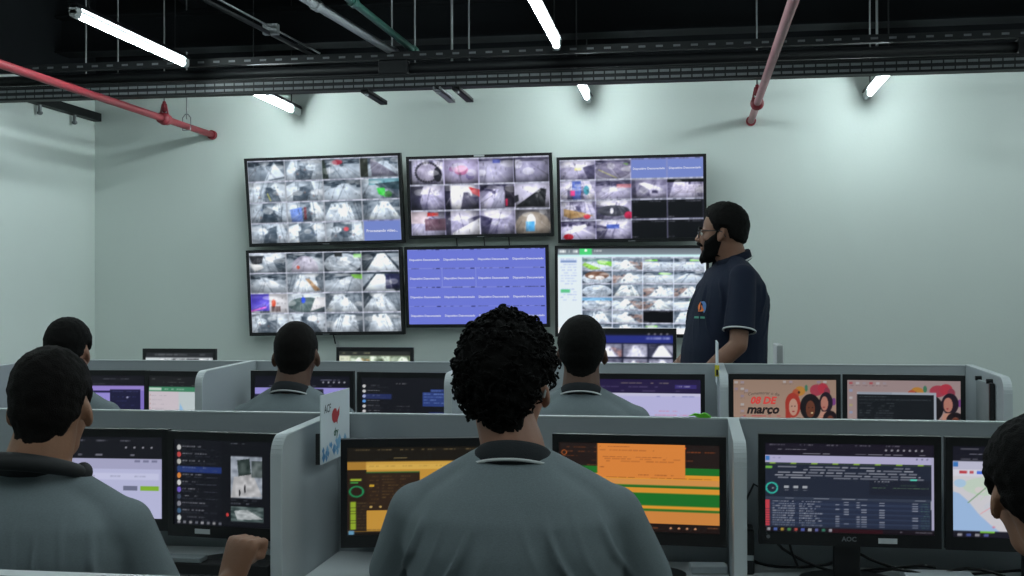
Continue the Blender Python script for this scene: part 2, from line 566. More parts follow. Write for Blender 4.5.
def divider(x, y, depth, top, label, r=.055):
    e = empty('desk_divider', (x, y, 0), label=label, cat='divider', group='side dividers between the desks')
    pts = [(-.001, .02), (-.001, top)]
    arc = [(-depth + r - r * math.sin(t), top - .012 - r + r * math.cos(t)) for t in np.linspace(0, PI / 2, 9)]
    pts += arc + [(-depth, .02)]
    MB().prism(pts, 'X', -.014, .014).build('panel', 'laminate', e)
    # edge band follows top and front edge
    prof = pts[1:]
    bm = MB()
    for a, b in zip(prof[:-1], prof[1:]):
        a3, b3 = Vector((0, a[0], a[1])), Vector((0, b[0], b[1]))
        d = (b3 - a3)
        n = Vector((0, d.z, -d.y)).normalized()
        if n.z < -.01 or (abs(n.z) <= .01 and n.y > 0):
            n = -n
        vs = [bm.bm.verts.new(v) for v in (a3 + Vector((-.0155, 0, 0)), a3 + Vector((.0155, 0, 0)), b3 + Vector((.0155, 0, 0)), b3 + Vector((-.0155, 0, 0)))]
        ws = [bm.bm.verts.new(v.co + n * .003) for v in vs]
        bm.bm.faces.new(vs)
        bm.bm.faces.new(ws)
        for k in range(4):
            bm.bm.faces.new((vs[k], vs[(k + 1) % 4], ws[(k + 1) % 4], ws[k]))
    bm.build('edge_band', 'edge_band', e)
    for ya in (-depth + .03, -.12):
        MB().b2((-.02, ya, 0), (.02, ya + .06, .02)).build('foot', 'black_steel', e)
    return e


def desk(xa, xb, y, depth, label):
    cx = (xa + xb) / 2
    e = empty('desk', (cx, y, 0), label=label, cat='desk', group='workstation desks')
    MB().b2((xa - cx, -depth, DESK - .025), (xb - cx, -.004, DESK), .003).build('worktop', 'desk_white', e)
    for sx in (-1, 1):
        MB().b2((sx * ((xb - xa) / 2 - .06) - .02, -depth + .10, 0), (sx * ((xb - xa) / 2 - .06) + .02, -depth + .14, DESK - .025)).build('leg', 'black_steel', e)
    MB().b2((xa - cx + .04, -.10, .30), (xb - cx - .04, -.085, DESK - .03)).build('modesty_panel', 'laminate', e)
    return e


back_panel(A_Y, A_DIV[0], 2.50, A_TOP, A_DIV, 'grey back partition of the front desk row, behind the orange screens')
back_panel(B_Y, B_DIV[0], B_DIV[-1], B_TOP, B_DIV, 'grey back partition of the second desk row, before the standing man')
back_panel(Z_Y, -2.2, -.2, Z_TOP, [-1.2], 'pale partition edge at the very bottom left, nearest the viewer')
for x, lab in zip(A_DIV[1:], ('rounded grey divider with a leaflet, left of the yellow screen',
                              'grey divider right of the orange and green screen',
                              'grey divider at the far right of the front row, outside the map screen')):
    divider(x, A_Y, .49, A_TOP, lab)
for x, lab in zip(B_DIV, ('grey divider at the far left of the second row, behind the heads',
                          'rounded grey divider left of the second-row man with the white collar stripe',
                          'rounded divider half hidden behind the curly-haired man',
                          'edge-on divider left of the pink poster screen',
                          'end divider of the second row, right of the terminal screen')):
    divider(x, B_Y, .60, B_TOP + .0, lab)
for (xa, xb, lab) in ((A_DIV[0], A_DIV[1], 'white desk of the front row left bay, by the clenched fist'),
                      (A_DIV[1], A_DIV[2], 'white desk of the front row middle bay, by the curly-haired man'),
                      (A_DIV[2], A_DIV[3], 'white desk of the front row right bay, under the dashboard screen')):
    desk(xa + .017, xb - .017, A_Y, .74, lab)
for (xa, xb, lab) in zip(B_DIV[:-1], B_DIV[1:], ('second-row desk at far left, behind the foreground man', 'second-row desk under the blue chat screen',
                                                 'second-row desk behind the curly-haired head', 'second-row desk under the pink poster screen')):
    desk(xa + .017, xb - .017, B_Y, .74, lab)
for (xa, xb, lab) in ((-3.6, -2.45, 'third-row desk under the leftmost small screen by the wall'), (-2.43, -1.28, 'third-row desk under the small screen below the lower left display'),
                      (-1.26, -.02, 'third-row desk beside the standing man')):
    desk(xa, xb, C_Y + .15, .74, lab)

# ------------------------------------------------------------------ what the screens show (flat picture, painted per vertex)
class Canvas:
    def __init__(s, w, h, bg, ss=2, seed=0):
        s.w, s.h, s.ss = w, h, ss
        s.W, s.H = w * ss, h * ss
        s.a = np.empty((s.H, s.W, 3), np.float32)
        s.a[:] = np.array(bg, np.float32) / 255
        s.rs = np.random.RandomState(seed)
        s.vp = (0, 0, 1, 1)

    def view(s, x0, y0, x1, y1):
        s.vp = (x0, y0, x1, y1)

    def X(s, x):
        return (s.vp[0] + x * (s.vp[2] - s.vp[0])) * s.W

    def Y(s, y):
        return (s.vp[1] + y * (s.vp[3] - s.vp[1])) * s.H

    def clip(s):
        a, b = sorted((s.vp[0], s.vp[2]))
        return (max(0, int(round(a * s.W))), max(0, int(round(s.vp[1] * s.H))),
                min(s.W, int(round(b * s.W))), min(s.H, int(round(s.vp[3] * s.H))))

    def rect(s, x0, y0, x1, y1, c, a=1.0):
        cx0, cy0, cx1, cy1 = s.clip()
        if s.vp[0] > s.vp[2]:
            x0, x1 = x1, x0
        i0, i1 = max(cx0, int(round(s.X(x0)))), min(cx1, max(int(round(s.X(x1))), int(round(s.X(x0))) + 1))
        j0, j1 = max(cy0, int(round(s.Y(y0)))), min(cy1, max(int(round(s.Y(y1))), int(round(s.Y(y0))) + 1))
        if i1 > i0 and j1 > j0:
            s.a[j0:j1, i0:i1] = s.a[j0:j1, i0:i1] * (1 - a) + np.array(c, np.float32) / 255 * a

    def grad(s, x0, y0, x1, y1, c0, c1):
        cx0, cy0, cx1, cy1 = s.clip()
        if s.vp[0] > s.vp[2]:
            x0, x1 = x1, x0
        i0, i1 = max(cx0, int(s.X(x0))), min(cx1, int(s.X(x1)) + 1)
        j0, j1 = max(cy0, int(s.Y(y0))), min(cy1, int(s.Y(y1)) + 1)
        if i1 > i0 and j1 > j0:
            t = np.linspace(0, 1, j1 - j0)[:, None, None]
            s.a[j0:j1, i0:i1] = (np.array(c0)[None, None] * (1 - t) + np.array(c1)[None, None] * t) / 255

    def _grid(s, bx0, by0, bx1, by1):
        cx0, cy0, cx1, cy1 = s.clip()
        i0, i1 = max(cx0, int(math.floor(bx0))), min(cx1, int(math.ceil(bx1)) + 1)
        j0, j1 = max(cy0, int(math.floor(by0))), min(cy1, int(math.ceil(by1)) + 1)
        if i1 <= i0 or j1 <= j0:
            return None
        yy, xx = np.mgrid[j0:j1, i0:i1]
        return i0, i1, j0, j1, xx + .5, yy + .5

    def poly(s, pts, c, a=1.0):
        P = [(s.X(x), s.Y(y)) for x, y in pts]
        g = s._grid(min(p[0] for p in P), min(p[1] for p in P), max(p[0] for p in P), max(p[1] for p in P))
        if g is None:
            return
        i0, i1, j0, j1, xx, yy = g
        ins = np.zeros(xx.shape, bool)
        n = len(P)
        for k in range(n):
            (xa, ya), (xb, yb) = P[k], P[(k + 1) % n]
            if ya == yb:
                continue
            ins ^= ((ya > yy) != (yb > yy)) & (xx < (xb - xa) * (yy - ya) / (yb - ya) + xa)
        sub = s.a[j0:j1, i0:i1]
        sub[ins] = sub[ins] * (1 - a) + np.array(c, np.float32) / 255 * a

    def ell(s, cx, cy, rx, ry, c, a=1.0, inner=0.0):
        X, Y = s.X(cx), s.Y(cy)
        RX, RY = abs(s.X(cx + rx) - X), abs(s.Y(cy + ry) - Y)
        g = s._grid(X - RX, Y - RY, X + RX, Y + RY)
        if g is None:
            return
        i0, i1, j0, j1, xx, yy = g
        d = ((xx - X) / RX) ** 2 + ((yy - Y) / RY) ** 2
        ins = (d <= 1) & (d >= inner * inner)
        sub = s.a[j0:j1, i0:i1]
        sub[ins] = sub[ins] * (1 - a) + np.array(c, np.float32) / 255 * a

    def line(s, p, q, w, c, a=1.0):
        ax, ay, bx, by = s.X(p[0]), s.Y(p[1]), s.X(q[0]), s.Y(q[1])
        W = w * s.H
        g = s._grid(min(ax, bx) - W, min(ay, by) - W, max(ax, bx) + W, max(ay, by) + W)
        if g is None:
            return
        i0, i1, j0, j1, xx, yy = g
        dx, dy = bx - ax, by - ay
        L = max(1e-6, dx * dx + dy * dy)
        t = np.clip(((xx - ax) * dx + (yy - ay) * dy) / L, 0, 1)
        ins = (xx - ax - t * dx) ** 2 + (yy - ay - t * dy) ** 2 <= W * W / 4
        sub = s.a[j0:j1, i0:i1]
        sub[ins] = sub[ins] * (1 - a) + np.array(c, np.float32) / 255 * a

    def speckle(s, x0, y0, x1, y1, amp, cells=14):
        cx0, cy0, cx1, cy1 = s.clip()
        if s.vp[0] > s.vp[2]:
            x0, x1 = x1, x0
        i0, i1 = max(cx0, int(s.X(x0))), min(cx1, int(s.X(x1)))
        j0, j1 = max(cy0, int(s.Y(y0))), min(cy1, int(s.Y(y1)))
        if i1 - i0 < 2 or j1 - j0 < 2:
            return
        n = s.rs.rand(cells, cells)
        iy = np.linspace(0, cells - 1.001, j1 - j0)
        ix = np.linspace(0, cells - 1.001, i1 - i0)
        y0_, x0_ = iy.astype(int), ix.astype(int)
        fy, fx = (iy - y0_)[:, None], (ix - x0_)[None]
        v = (n[y0_][:, x0_] * (1 - fy) * (1 - fx) + n[y0_][:, x0_ + 1] * (1 - fy) * fx + n[y0_ + 1][:, x0_] * fy * (1 - fx) + n[y0_ + 1][:, x0_ + 1] * fy * fx)
        s.a[j0:j1, i0:i1] = np.clip(s.a[j0:j1, i0:i1] + ((v - .5) * amp)[..., None], 0, 1)

    def words(s, x0, x1, y, h, c, a=.8, dens=.75):
        """a line of unreadably small lettering"""
        x = x0
        while x < x1:
            w = (x1 - x0) * s.rs.uniform(.03, .14)
            if s.rs.rand() < dens:
                s.rect(x, y, min(x + w, x1), y + h, c, a * s.rs.uniform(.6, 1))
            x += w + (x1 - x0) * .015

    def out(s, blur=0):
        o = s.a.reshape(s.h, s.ss, s.w, s.ss, 3).mean((1, 3))
        for _ in range(blur):
            p = np.pad(o, ((1, 1), (1, 1), (0, 0)), 'edge')
            o = (p[1:-1, 1:-1] * 2 + p[:-2, 1:-1] + p[2:, 1:-1] + p[1:-1, :-2] + p[1:-1, 2:]) / 6
        if blur:        # camera pictures: a little more contrast
            o = np.clip((o - .5) * 1.18 + .57, 0, 1)
        return o


def disp_mat(name='display', gain=None):
    m = bpy.data.materials.new(name)
    m.use_nodes = True
    nt = m.node_tree
    b = nt.nodes['Principled BSDF']
    b.inputs['Base Color'].default_value = (0.004, 0.004, 0.005, 1)
    b.inputs['Roughness'].default_value = .35
    at = nt.nodes.new('ShaderNodeAttribute')
    at.attribute_name = 'Col'
    nt.links.new(at.outputs['Color'], b.inputs['Emission Color'])
    b.inputs['Emission Strength'].default_value = SCREEN_GAIN if gain is None else gain
    MATS[name] = m
    return m


disp_mat('display')
disp_mat('caption_display')


def picture_mesh(name, arr, w, h):
    """grid in the XZ plane, centred, readable from -Y, with the picture in a colour attribute"""
    H, W = arr.shape[:2]
    xs = np.linspace(-w / 2, w / 2, W)
    zs = np.linspace(h / 2, -h / 2, H)
    co = np.zeros((H, W, 3), np.float32)
    co[..., 0] = xs[None]
    co[..., 2] = zs[:, None]
    idx = np.arange(H * W).reshape(H, W)
    q = np.stack([idx[1:, :-1], idx[1:, 1:], idx[:-1, 1:], idx[:-1, :-1]], -1).reshape(-1, 4)
    me = bpy.data.meshes.new(name)
    me.vertices.add(H * W)
    me.vertices.foreach_set('co', co.ravel())
    me.loops.add(q.size)
    me.loops.foreach_set('vertex_index', q.ravel().astype(np.int32))
    me.polygons.add(len(q))
    me.polygons.foreach_set('loop_start', np.arange(0, q.size, 4, dtype=np.int32))
    me.update(calc_edges=True)
    a = np.where(arr <= .04045, arr / 12.92, ((arr + .055) / 1.055) ** 2.4)
    ca = me.color_attributes.new('Col', 'FLOAT_COLOR', 'POINT')
    ca.data.foreach_set('color', np.concatenate([a, np.ones((H, W, 1))], -1).astype(np.float32).ravel())
    return me


WHT, BLK = (232, 236, 240), (10, 11, 16)


def cctv(c, x0, y0, x1, y1, kind, tint=(0, 0, 0)):
    """one street-camera tile"""
    c.view(x0, y0, x1, y1)
    r = c.rs
    T = lambda col: tuple(min(255, max(0, v + t)) for v, t in zip(col, tint))
    g = lambda v: T((v, v + 3, v + 7))
    if kind == 'black':
        c.rect(0, 0, 1, 1, (8, 9, 14))
        c.words(.02, .2, .06, .05, (170, 170, 185), .6)
        c.words(.5, .95, .06, .05, (170, 170, 185), .6)
        c.words(.02, .18, .88, .06, (200, 200, 210), .6)
        c.view(0, 0, 1, 1)
        return
    if kind == 'blue':
        c.rect(0, 0, 1, 1, (106, 122, 182))
        c.view(0, 0, 1, 1)
        return
    if r.rand() < .45:
        c.view(x1, y0, x0, y1)          # mirrored view
    c.grad(0, 0, 1, 1, g(r.randint(120, 170)), g(r.randint(150, 190)))
    if kind == 'roof':
        c.rect(0, 0, 1, .25, g(60))
        c.poly([(0, .35), (.5, .1), (.5, 1), (0, 1)], g(140))
        c.poly([(.44, 1), (.72, .05), (1, .75), (1, 1)], g(222))
        c.line((.72, .1), (.5, .95), .008, g(120))
        c.poly([(.55, .95), (1, .8), (1, .9), (.6, 1)], g(110))
        c.speckle(0, 0, .5, .4, .3, 10)
    elif kind == 'road':
        c.rect(0, 0, 1, .28, g(90))
        c.speckle(0, 0, 1, .3, .6, 12)
        vx = r.uniform(.2, .8)
        c.poly([(vx - .1, .2), (vx + .12, .2), (1.1, .8), (1.1, 1), (-.1, 1), (-.1, .7)], g(r.randint(165, 205)))
        c.line((vx, .22), (r.uniform(.2, .8), 1), .008, g(110))
        c.line((vx + .05, .22), (r.uniform(.8, 1.2), .9), .008, g(230))
        for k in range(5):
            c.ell(r.rand(), r.uniform(.1, .35), .06, .07, g(r.randint(20, 80)), .8)
    elif kind == 'plaza':
        J = lambda v: v + r.uniform(-.12, .12)
        c.speckle(0, 0, 1, 1, .4, 6)
        c.poly([(0, J(.1)), (J(.3), 0), (J(.2), 1), (0, 1)], g(r.randint(190, 235)))
        c.poly([(J(.62), 0), (J(.9), 0), (1, .6), (1, 1), (J(.75), 1)], g(r.randint(190, 230)))
        c.poly([(J(.3), J(.35)), (J(.6), J(.2)), (J(.66), 1), (J(.2), 1)], g(r.randint(75, 130)))
        c.ell(J(.5), J(.6), .18, .25, g(r.randint(50, 90)), .5)
        c.ell(J(.25), J(.3), .14, .16, g(240), .7)
        for k in range(4):
            x = r.rand()
            c.line((x, 0), (x + r.uniform(-.25, .25), 1), .006, g(80), .7)
        for k in range(12):
            c.ell(r.uniform(.15, .85), r.uniform(.25, .95), .014, .05, g(r.randint(40, 110)), .45)
        for k in range(2):
            c.ell(r.uniform(.2, .8), r.uniform(.3, .8), .03, .06, [(120, 90, 90), (90, 110, 150), (150, 120, 110)][r.randint(3)], .5)
        c.speckle(0, 0, 1, 1, .18, 14)
    elif kind == 'walk':
        J = lambda v: v + r.uniform(-.12, .12)
        c.rect(0, 0, 1, .2, g(120))
        c.poly([(0, 0), (J(.35), 0), (J(.1), 1), (0, 1)], g(r.randint(80, 130)))
        c.poly([(J(.3), .1), (J(.55), .05), (J(.92), 1), (J(.05), 1)], g(r.randint(205, 238)))
        c.poly([(J(.6), .05), (1, .2), (1, 1), (.92, 1)], g(r.randint(120, 170)))
        c.poly([(J(.2), J(.5)), (J(.35), J(.4)), (J(.4), 1), (J(.2), 1)], g(170), .6)
        for k in range(6):
            x = r.uniform(.5, 1)
            c.line((x, .05), (x + .14, .95), .006, g(70), .6)
        for k in range(9):
            c.ell(r.rand(), r.uniform(.05, .35), .03, .08, g(r.randint(50, 120)), .55)
        c.speckle(0, 0, 1, 1, .16, 12)
    elif kind == 'glare':
        c.grad(0, 0, 1, 1, g(205), g(120))
        c.poly([(0, .2), (.35, .35), (.2, 1), (0, 1)], g(80))
        c.poly([(.55, 0), (.62, 0), (.9, 1), (.5, 1)], g(165))
        c.ell(.5, .1, .4, .25, g(240), .7)
        c.line((.6, .1), (.42, 1), .008, g(90))
        c.speckle(0, 0, 1, 1, .2, 12)
    elif kind == 'fisheye':
        c.rect(0, 0, 1, 1, g(70))
        c.ell(.5, .6, .5, .55, g(195))
        c.ell(.5, .45, .34, .3, g(140), .7)
        c.ell(.45, .35, .1, .12, g(240), .7)
        c.speckle(0, 0, 1, 1, .3, 12)
    elif kind == 'tent':
        c.rect(0, 0, 1, 1, g(55))
        c.speckle(0, 0, 1, .5, .4, 10)
        c.poly([(.12, 1), (.42, .12), (.62, .1), (.98, 1)], g(238))
        c.poly([(.66, .1), (1, .1), (1, .8)], g(150))
        c.line((.48, .4), (.58, .4), .02, g(200))
    elif kind == 'bus':
        c.rect(0, 0, 1, .3, g(130))
        c.poly([(.18, .45), (.62, .14), (.8, .2), (.5, .55)], g(235))
        c.poly([(.18, .45), (.5, .55), (.46, .95), (.2, .9)], g(190))
        c.poly([(.5, .55), (.8, .2), (.8, .5), (.47, .95)], g(120))
        c.rect(.25, .58, .42, .75, g(70))
        c.poly([(.9, 0), (1, 0), (1, 1), (.85, 1)], g(90))
        c.speckle(0, 0, 1, 1, .15, 14)
    elif kind == 'garden':
        c.rect(0, 0, 1, .3, T((110, 130, 120)))
        c.poly([(0, .3), (.5, .2), (.45, .5), (0, .7)], T((120, 180, 50)))
        c.poly([(.3, .9), (.9, .35), (1, .6), (.7, 1)], T((150, 200, 60)))
        c.poly([(0, .75), (.8, .3), (.9, .4), (.3, .95), (0, 1)], g(205))
        c.speckle(0, 0, 1, 1, .15, 14)
    elif kind == 'slope':
        c.rect(0, 0, 1, .3, g(120))
        c.poly([(0, .35), (.55, .25), (.1, 1), (0, 1)], T((150, 120, 105)))
        c.poly([(.5, .15), (.6, .15), (.98, 1), (.2, 1)], g(228))
        c.ell(.9, .55, .18, .3, g(215), .8)
        for k in range(8):
            c.ell(r.uniform(0, .5), r.uniform(.2, .8), .04, .09, g(r.randint(50, 110)), .8)
        c.speckle(0, 0, 1, 1, .22, 16)
    elif kind == 'lot':
        c.rect(0, 0, 1, .3, g(90))
        c.speckle(0, 0, 1, .35, .6, 10)
        c.rect(0, .3, 1, 1, g(205))
        c.poly([(.55, .12), (.95, .2), (.9, .3), (.5, .25)], T((120, 185, 60)))
        c.line((0, .34), (1, .3), .01, g(120))
        c.speckle(0, .3, 1, 1, .06, 8)
    c.view(0, 0, 1, 1)


def stamp_bar(c, x0, x1, y, h, base=(196, 200, 216)):
    """overlay strip with a time stamp along the top of a camera tile"""
    c.rect(x0, y, x1, y + h, base, .75)
    c.words(x0 + .004, x1 - .004, y + h * .2, h * .55, (40, 44, 60), .7, .6)


def tile_grid(c, rows, cols, spec, x0=0, y0=0, x1=1, y1=1, tint=(0, 0, 0), bar=.016, gap=.0035):
    dx, dy = (x1 - x0) / cols, (y1 - y0) / rows
    for i in range(rows):
        for j in range(cols):
            k = spec[i * cols + j]
            ya = y0 + i * dy
            cctv(c, x0 + j * dx + gap, ya + bar, x0 + (j + 1) * dx - gap, ya + dy - .002, k, tint)
            if k != 'blue' or True:
                stamp_bar(c, x0 + j * dx, x0 + (j + 1) * dx, ya, bar, (120, 124, 178) if k == 'blue' else (186, 190, 206))


def finish_tiles(c, rows, cols, skip=(), x0=0, y0=0, x1=1, y1=1, bar=.02, dark=.5):
    """fine street detail, lens fall-off and the white time-stamp strips of a camera wall"""
    dx, dy = (x1 - x0) / cols, (y1 - y0) / rows
    r = c.rs
    for i in range(rows):
        for j in range(cols):
            if (i, j) in skip:
                continue
            ya = y0 + i * dy
            c.view(x0 + j * dx + .004, ya + bar, x0 + (j + 1) * dx - .004, ya + dy - .002)
            vx, vy = r.uniform(.2, .8), r.uniform(-.1, .25)
            for k in range(9):
                a = r.uniform(-.3, 1.3)
                u = r.uniform(.15, .5)
                v = r.choice([40, 70, 225, 240])
                c.line((vx + (a - vx) * u, vy + (1 - vy) * u), (a, 1.05), .005, (v, v, v + 6), .35)
            for k in range(14):
                x, y = r.rand(), r.uniform(.05, .9)
                v = r.choice([30, 50, 80, 230])
                c.rect(x, y, x + r.uniform(.01, .03), y + r.uniform(.05, .16), (v, v, v + 6), .4)
            for k in range(2):
                c.ell(r.rand(), r.uniform(0, .6), r.uniform(.1, .25), r.uniform(.08, .2), (245, 247, 250), .35)
            c.speckle(0, 0, 1, 1, .20, 9)
            a, b, e, f = c.clip()
            if e > a and f > b:
                yy, xx = np.mgrid[-1:1:(f - b) * 1j, -1:1:(e - a) * 1j]
                ox, oy = r.uniform(-.3, .3), r.uniform(-.4, .0)
                g = 1.06 - dark * np.clip(((xx - ox) ** 2 * .6 + (yy - oy) ** 2 * .8) / 1.6, 0, 1)
                c.a[b:f, a:e] = np.clip(c.a[b:f, a:e] * g[..., None], 0, 1)
            c.view(0, 0, 1, 1)
            stamp_bar(c, x0 + j * dx, x0 + (j + 1) * dx, ya, bar * .8, (196, 198, 214))


def pic_tv1():
    c = Canvas(220, 124, (150, 155, 165), seed=3)
    tile_grid(c, 4, 4, ['roof', 'plaza', 'road', 'road', 'plaza', 'plaza', 'road', 'glare',
                        'plaza', 'plaza', 'walk', 'walk', 'plaza', 'plaza', 'plaza', 'blue'], tint=(-10, 0, 10))
    c.view(.75, .25, 1, .5)
    c.rect(.2, .05, 1, .35, (120, 170, 185))
    c.poly([(.35, .3), (1, .2), (1, .6), (.5, .5)], (50, 70, 80))
    c.poly([(.4, .5), (.6, .5), (.66, .95), (.45, .8)], (70, 205, 80))
    c.ell(.7, .8, .1, .15, (60, 110, 60))
    c.view(.5, 0, .75, .25)
    c.ell(.4, .22, .14, .12, (160, 50, 70))
    c.poly([(0, .1), (.06, .1), (.16, 1), (0, 1)], (45, 60, 55))
    c.view(.75, 0, 1, .25)
    c.rect(0, .08, .2, .95, (50, 55, 48))
    c.poly([(.25, .2), (.3, .1), (1, .95), (.3, .95)], (112, 112, 130))
    c.view(.25, .5, .5, .75)
    c.poly([(.08, .4), (.4, .3), (.42, 1), (.12, 1)], (120, 150, 225))
    c.rect(.45, .3, .52, .9, (110, 50, 60))
    c.view(.5, .75, .75, 1)
    c.ell(.55, .4, .07, .1, (190, 80, 90))
    c.view(0, .25, .25, .5)
    c.line((.5, .6), (.58, .95), .01, (190, 190, 90))
    c.view(0, 0, 1, 1)
    finish_tiles(c, 4, 4, {(3, 3)})
    return c.out(1)


def pic_tv2():
    c = Canvas(208, 117, (140, 138, 170), seed=9)
    tile_grid(c, 3, 4, ['plaza', 'glare', 'lot', 'lot', 'glare', 'glare', 'road', 'walk', 'road', 'glare', 'glare', 'fisheye'], tint=(0, -6, 22), bar=.02)
    T = lambda i, j: c.view(j / 4, i / 3 + .02, (j + 1) / 4, (i + 1) / 3)
    T(0, 0)
    c.rect(0, 0, .08, 1, (50, 48, 70))
    c.ell(.55, .5, .32, .42, (165, 160, 185))
    for k in range(26):
        t = k / 26 * 6.28
        c.ell(.52 + .33 * math.cos(t), .5 + .4 * math.sin(t), .035, .05, (30, 28, 40), .9)
    c.ell(.82, .6, .12, .3, (34, 32, 46))
    T(0, 1)
    c.rect(0, 0, 1, 1, (176, 168, 205))
    c.ell(.5, .45, .2, .2, (190, 110, 150), .8)
    c.ell(.25, .4, .1, .1, (160, 110, 160), .7)
    c.ell(.75, .7, .12, .15, (130, 120, 170), .8)
    T(0, 2)
    c.rect(0, .1, 1, 1, (172, 170, 200))
    c.rect(.4, .05, .62, .2, (90, 100, 180))
    T(0, 3)
    c.rect(0, .1, 1, 1, (158, 156, 186))
    c.rect(0, 0, .04, 1, (20, 20, 30))
    c.poly([(.06, .3), (.2, .05), (.8, .05), (.98, .35), (.9, .15), (.1, .15)], (90, 88, 110))
    T(1, 0)
    c.poly([(0, 0), (.4, 0), (.25, .5), (.35, 1), (0, 1)], (52, 52, 74), .8)
    T(1, 1)
    c.rect(0, 0, .16, 1, (40, 38, 60))
    c.poly([(.16, 0), (.75, .05), (.8, .4), (.5, 1), (.2, 1)], (236, 236, 250))
    c.poly([(.55, .3), (.7, .3), (1, 1), (.45, 1)], (100, 98, 122))
    c.poly([(.7, .08), (1, .2), (1, .5), (.8, .35)], (220, 50, 60))
    T(1, 2)
    c.poly([(.6, .1), (.7, .1), (.72, 1), (.3, 1)], (160, 160, 185))
    c.rect(.72, .1, 1, .95, (40, 36, 50))
    c.rect(.74, .6, .8, .9, (200, 50, 90))
    T(1, 3)
    c.rect(0, 0, 1, 1, (200, 198, 222))
    c.poly([(.05, .9), (.75, .2), (.9, .25), (.85, .95), (.1, .95)], (40, 42, 46))
    c.poly([(0, .5), (.1, .45), (.12, .7), (0, .8)], (50, 50, 60))
    T(2, 0)
    c.rect(0, .0, .5, .5, (205, 190, 200))
    c.rect(.48, .05, .8, .2, (205, 60, 60))
    c.rect(.4, .3, 1, .8, (110, 84, 100))
    T(2, 1)
    c.rect(0, 0, .15, 1, (60, 58, 80))
    c.poly([(.2, .9), (1, .3), (1, 1), (.2, 1)], (235, 235, 248))
    T(2, 3)
    c.rect(0, 0, 1, 1, (100, 98, 104))
    c.ell(.5, .7, .5, .6, (150, 140, 130))
    c.ell(.45, .5, .13, .3, (225, 225, 235))
    c.rect(.3, .5, .55, .9, (90, 170, 225))
    c.view(0, 0, 1, 1)
    finish_tiles(c, 3, 4, (), bar=.022, dark=.75)
    return c.out(1)


def pic_tv3():
    c = Canvas(208, 117, (140, 138, 170), seed=17)
    tile_grid(c, 4, 4, ['glare', 'lot', 'blue', 'blue', 'plaza', 'road', 'bus', 'walk', 'plaza', 'glare', 'black', 'black', 'road', 'glare', 'black', 'black'], tint=(0, -6, 20), bar=.02)
    T = lambda i, j: c.view(j / 4, i / 4 + .02, (j + 1) / 4, (i + 1) / 4)
    T(0, 0)
    c.rect(.42, .35, .62, .5, (190, 185, 90), .8)
    T(0, 1)
    c.ell(.5, .55, .5, .45, (128, 124, 150))
    c.line((.1, .5), (.6, .95), .01, (190, 190, 120))
    T(1, 0)
    c.rect(.35, 0, .6, 1, (90, 110, 190))
    c.rect(.3, .5, .42, .8, (220, 60, 130))
    c.ell(.75, .5, .08, .25, (70, 150, 170))
    T(1, 1)
    c.rect(.6, .2, 1, .4, (200, 120, 130), .8)
    T(1, 3)
    c.rect(0, 0, 1, .16, (10, 10, 16))
    c.rect(.2, .3, 1, .75, (185, 180, 205))
    c.speckle(.2, .3, 1, .7, .3, 16)
    T(2, 0)
    c.poly([(.1, .4), (.6, .6), (.95, .8), (.3, .95), (.1, .8)], (190, 150, 90), .8)
    c.ell(.75, .85, .1, .12, (220, 70, 90))
    T(2, 1)
    c.ell(.5, .55, .45, .3, (70, 72, 84))
    c.ell(.45, .55, .05, .16, (225, 225, 240))
    c.ell(.92, .8, .12, .2, (225, 40, 90))
    T(3, 0)
    c.poly([(.1, .6), (.7, .15), (.75, .3), (.15, .8)], (232, 232, 245))
    c.ell(.22, .85, .14, .16, (200, 30, 50))
    T(3, 1)
    c.rect(.3, .2, .65, .42, (80, 100, 180))
    c.view(0, 0, 1, 1)
    finish_tiles(c, 4, 4, {(0, 2), (0, 3), (2, 2), (2, 3), (3, 2), (3, 3)}, dark=.6)
    return c.out(1)


def pic_tv4():
    c = Canvas(220, 124, (150, 155, 165), seed=31)
    tile_grid(c, 4, 4, ['glare', 'road', 'fisheye', 'tent', 'road', 'walk', 'road', 'tent', 'plaza', 'glare', 'walk', 'walk', 'plaza', 'plaza', 'walk', 'walk'], tint=(-8, 0, 8))
    T = lambda i, j: c.view(j / 4, i / 4 + .016, (j + 1) / 4, (i + 1) / 4)
    T(0, 0)
    c.poly([(0, .1), (.4, .1), (.35, .5), (.1, .6)], (50, 52, 58))
    c.poly([(0, .5), (.35, .6), (.4, .75), (.15, .95)], (225, 228, 230))
    T(0, 1)
    c.ell(.5, .85, .36, .7, (178, 172, 190), .8)
    c.ell(.32, .75, .04, .1, (200, 80, 60))
    T(0, 2)
    c.rect(.3, 0, .5, .22, (30, 34, 36))
    c.rect(.8, .1, 1, .3, (130, 200, 110))
    T(1, 2)
    c.poly([(.7, .1), (1, .1), (1, .35), (.8, .3)], (140, 210, 90))
    T(1, 3)
    c.rect(.62, .1, 1, .9, (40, 42, 80), .9)
    T(2, 0)
    c.rect(0, 0, .5, .9, (92, 80, 200))
    c.line((.02, .9), (.4, .7), .02, (230, 110, 220))
    c.rect(.5, .0, 1, 1, (190, 190, 196))
    c.ell(.62, .5, .06, .22, (200, 90, 70))
    c.rect(.55, .65, .8, .95, (80, 60, 60), .8)
    T(2, 1)
    c.ell(.5, .6, .48, .4, (70, 90, 90), .8)
    c.poly([(.6, .95), (.75, .2), (1, .2), (1, .7)], (215, 215, 220))
    c.ell(.42, .35, .06, .16, (60, 90, 220))
    T(1, 1)
    c.poly([(.5, .3), (.6, .3), (.9, .9), (.75, .95)], (170, 130, 90), .8)
    c.view(0, 0, 1, 1)
    finish_tiles(c, 4, 4)
    return c.out(1)


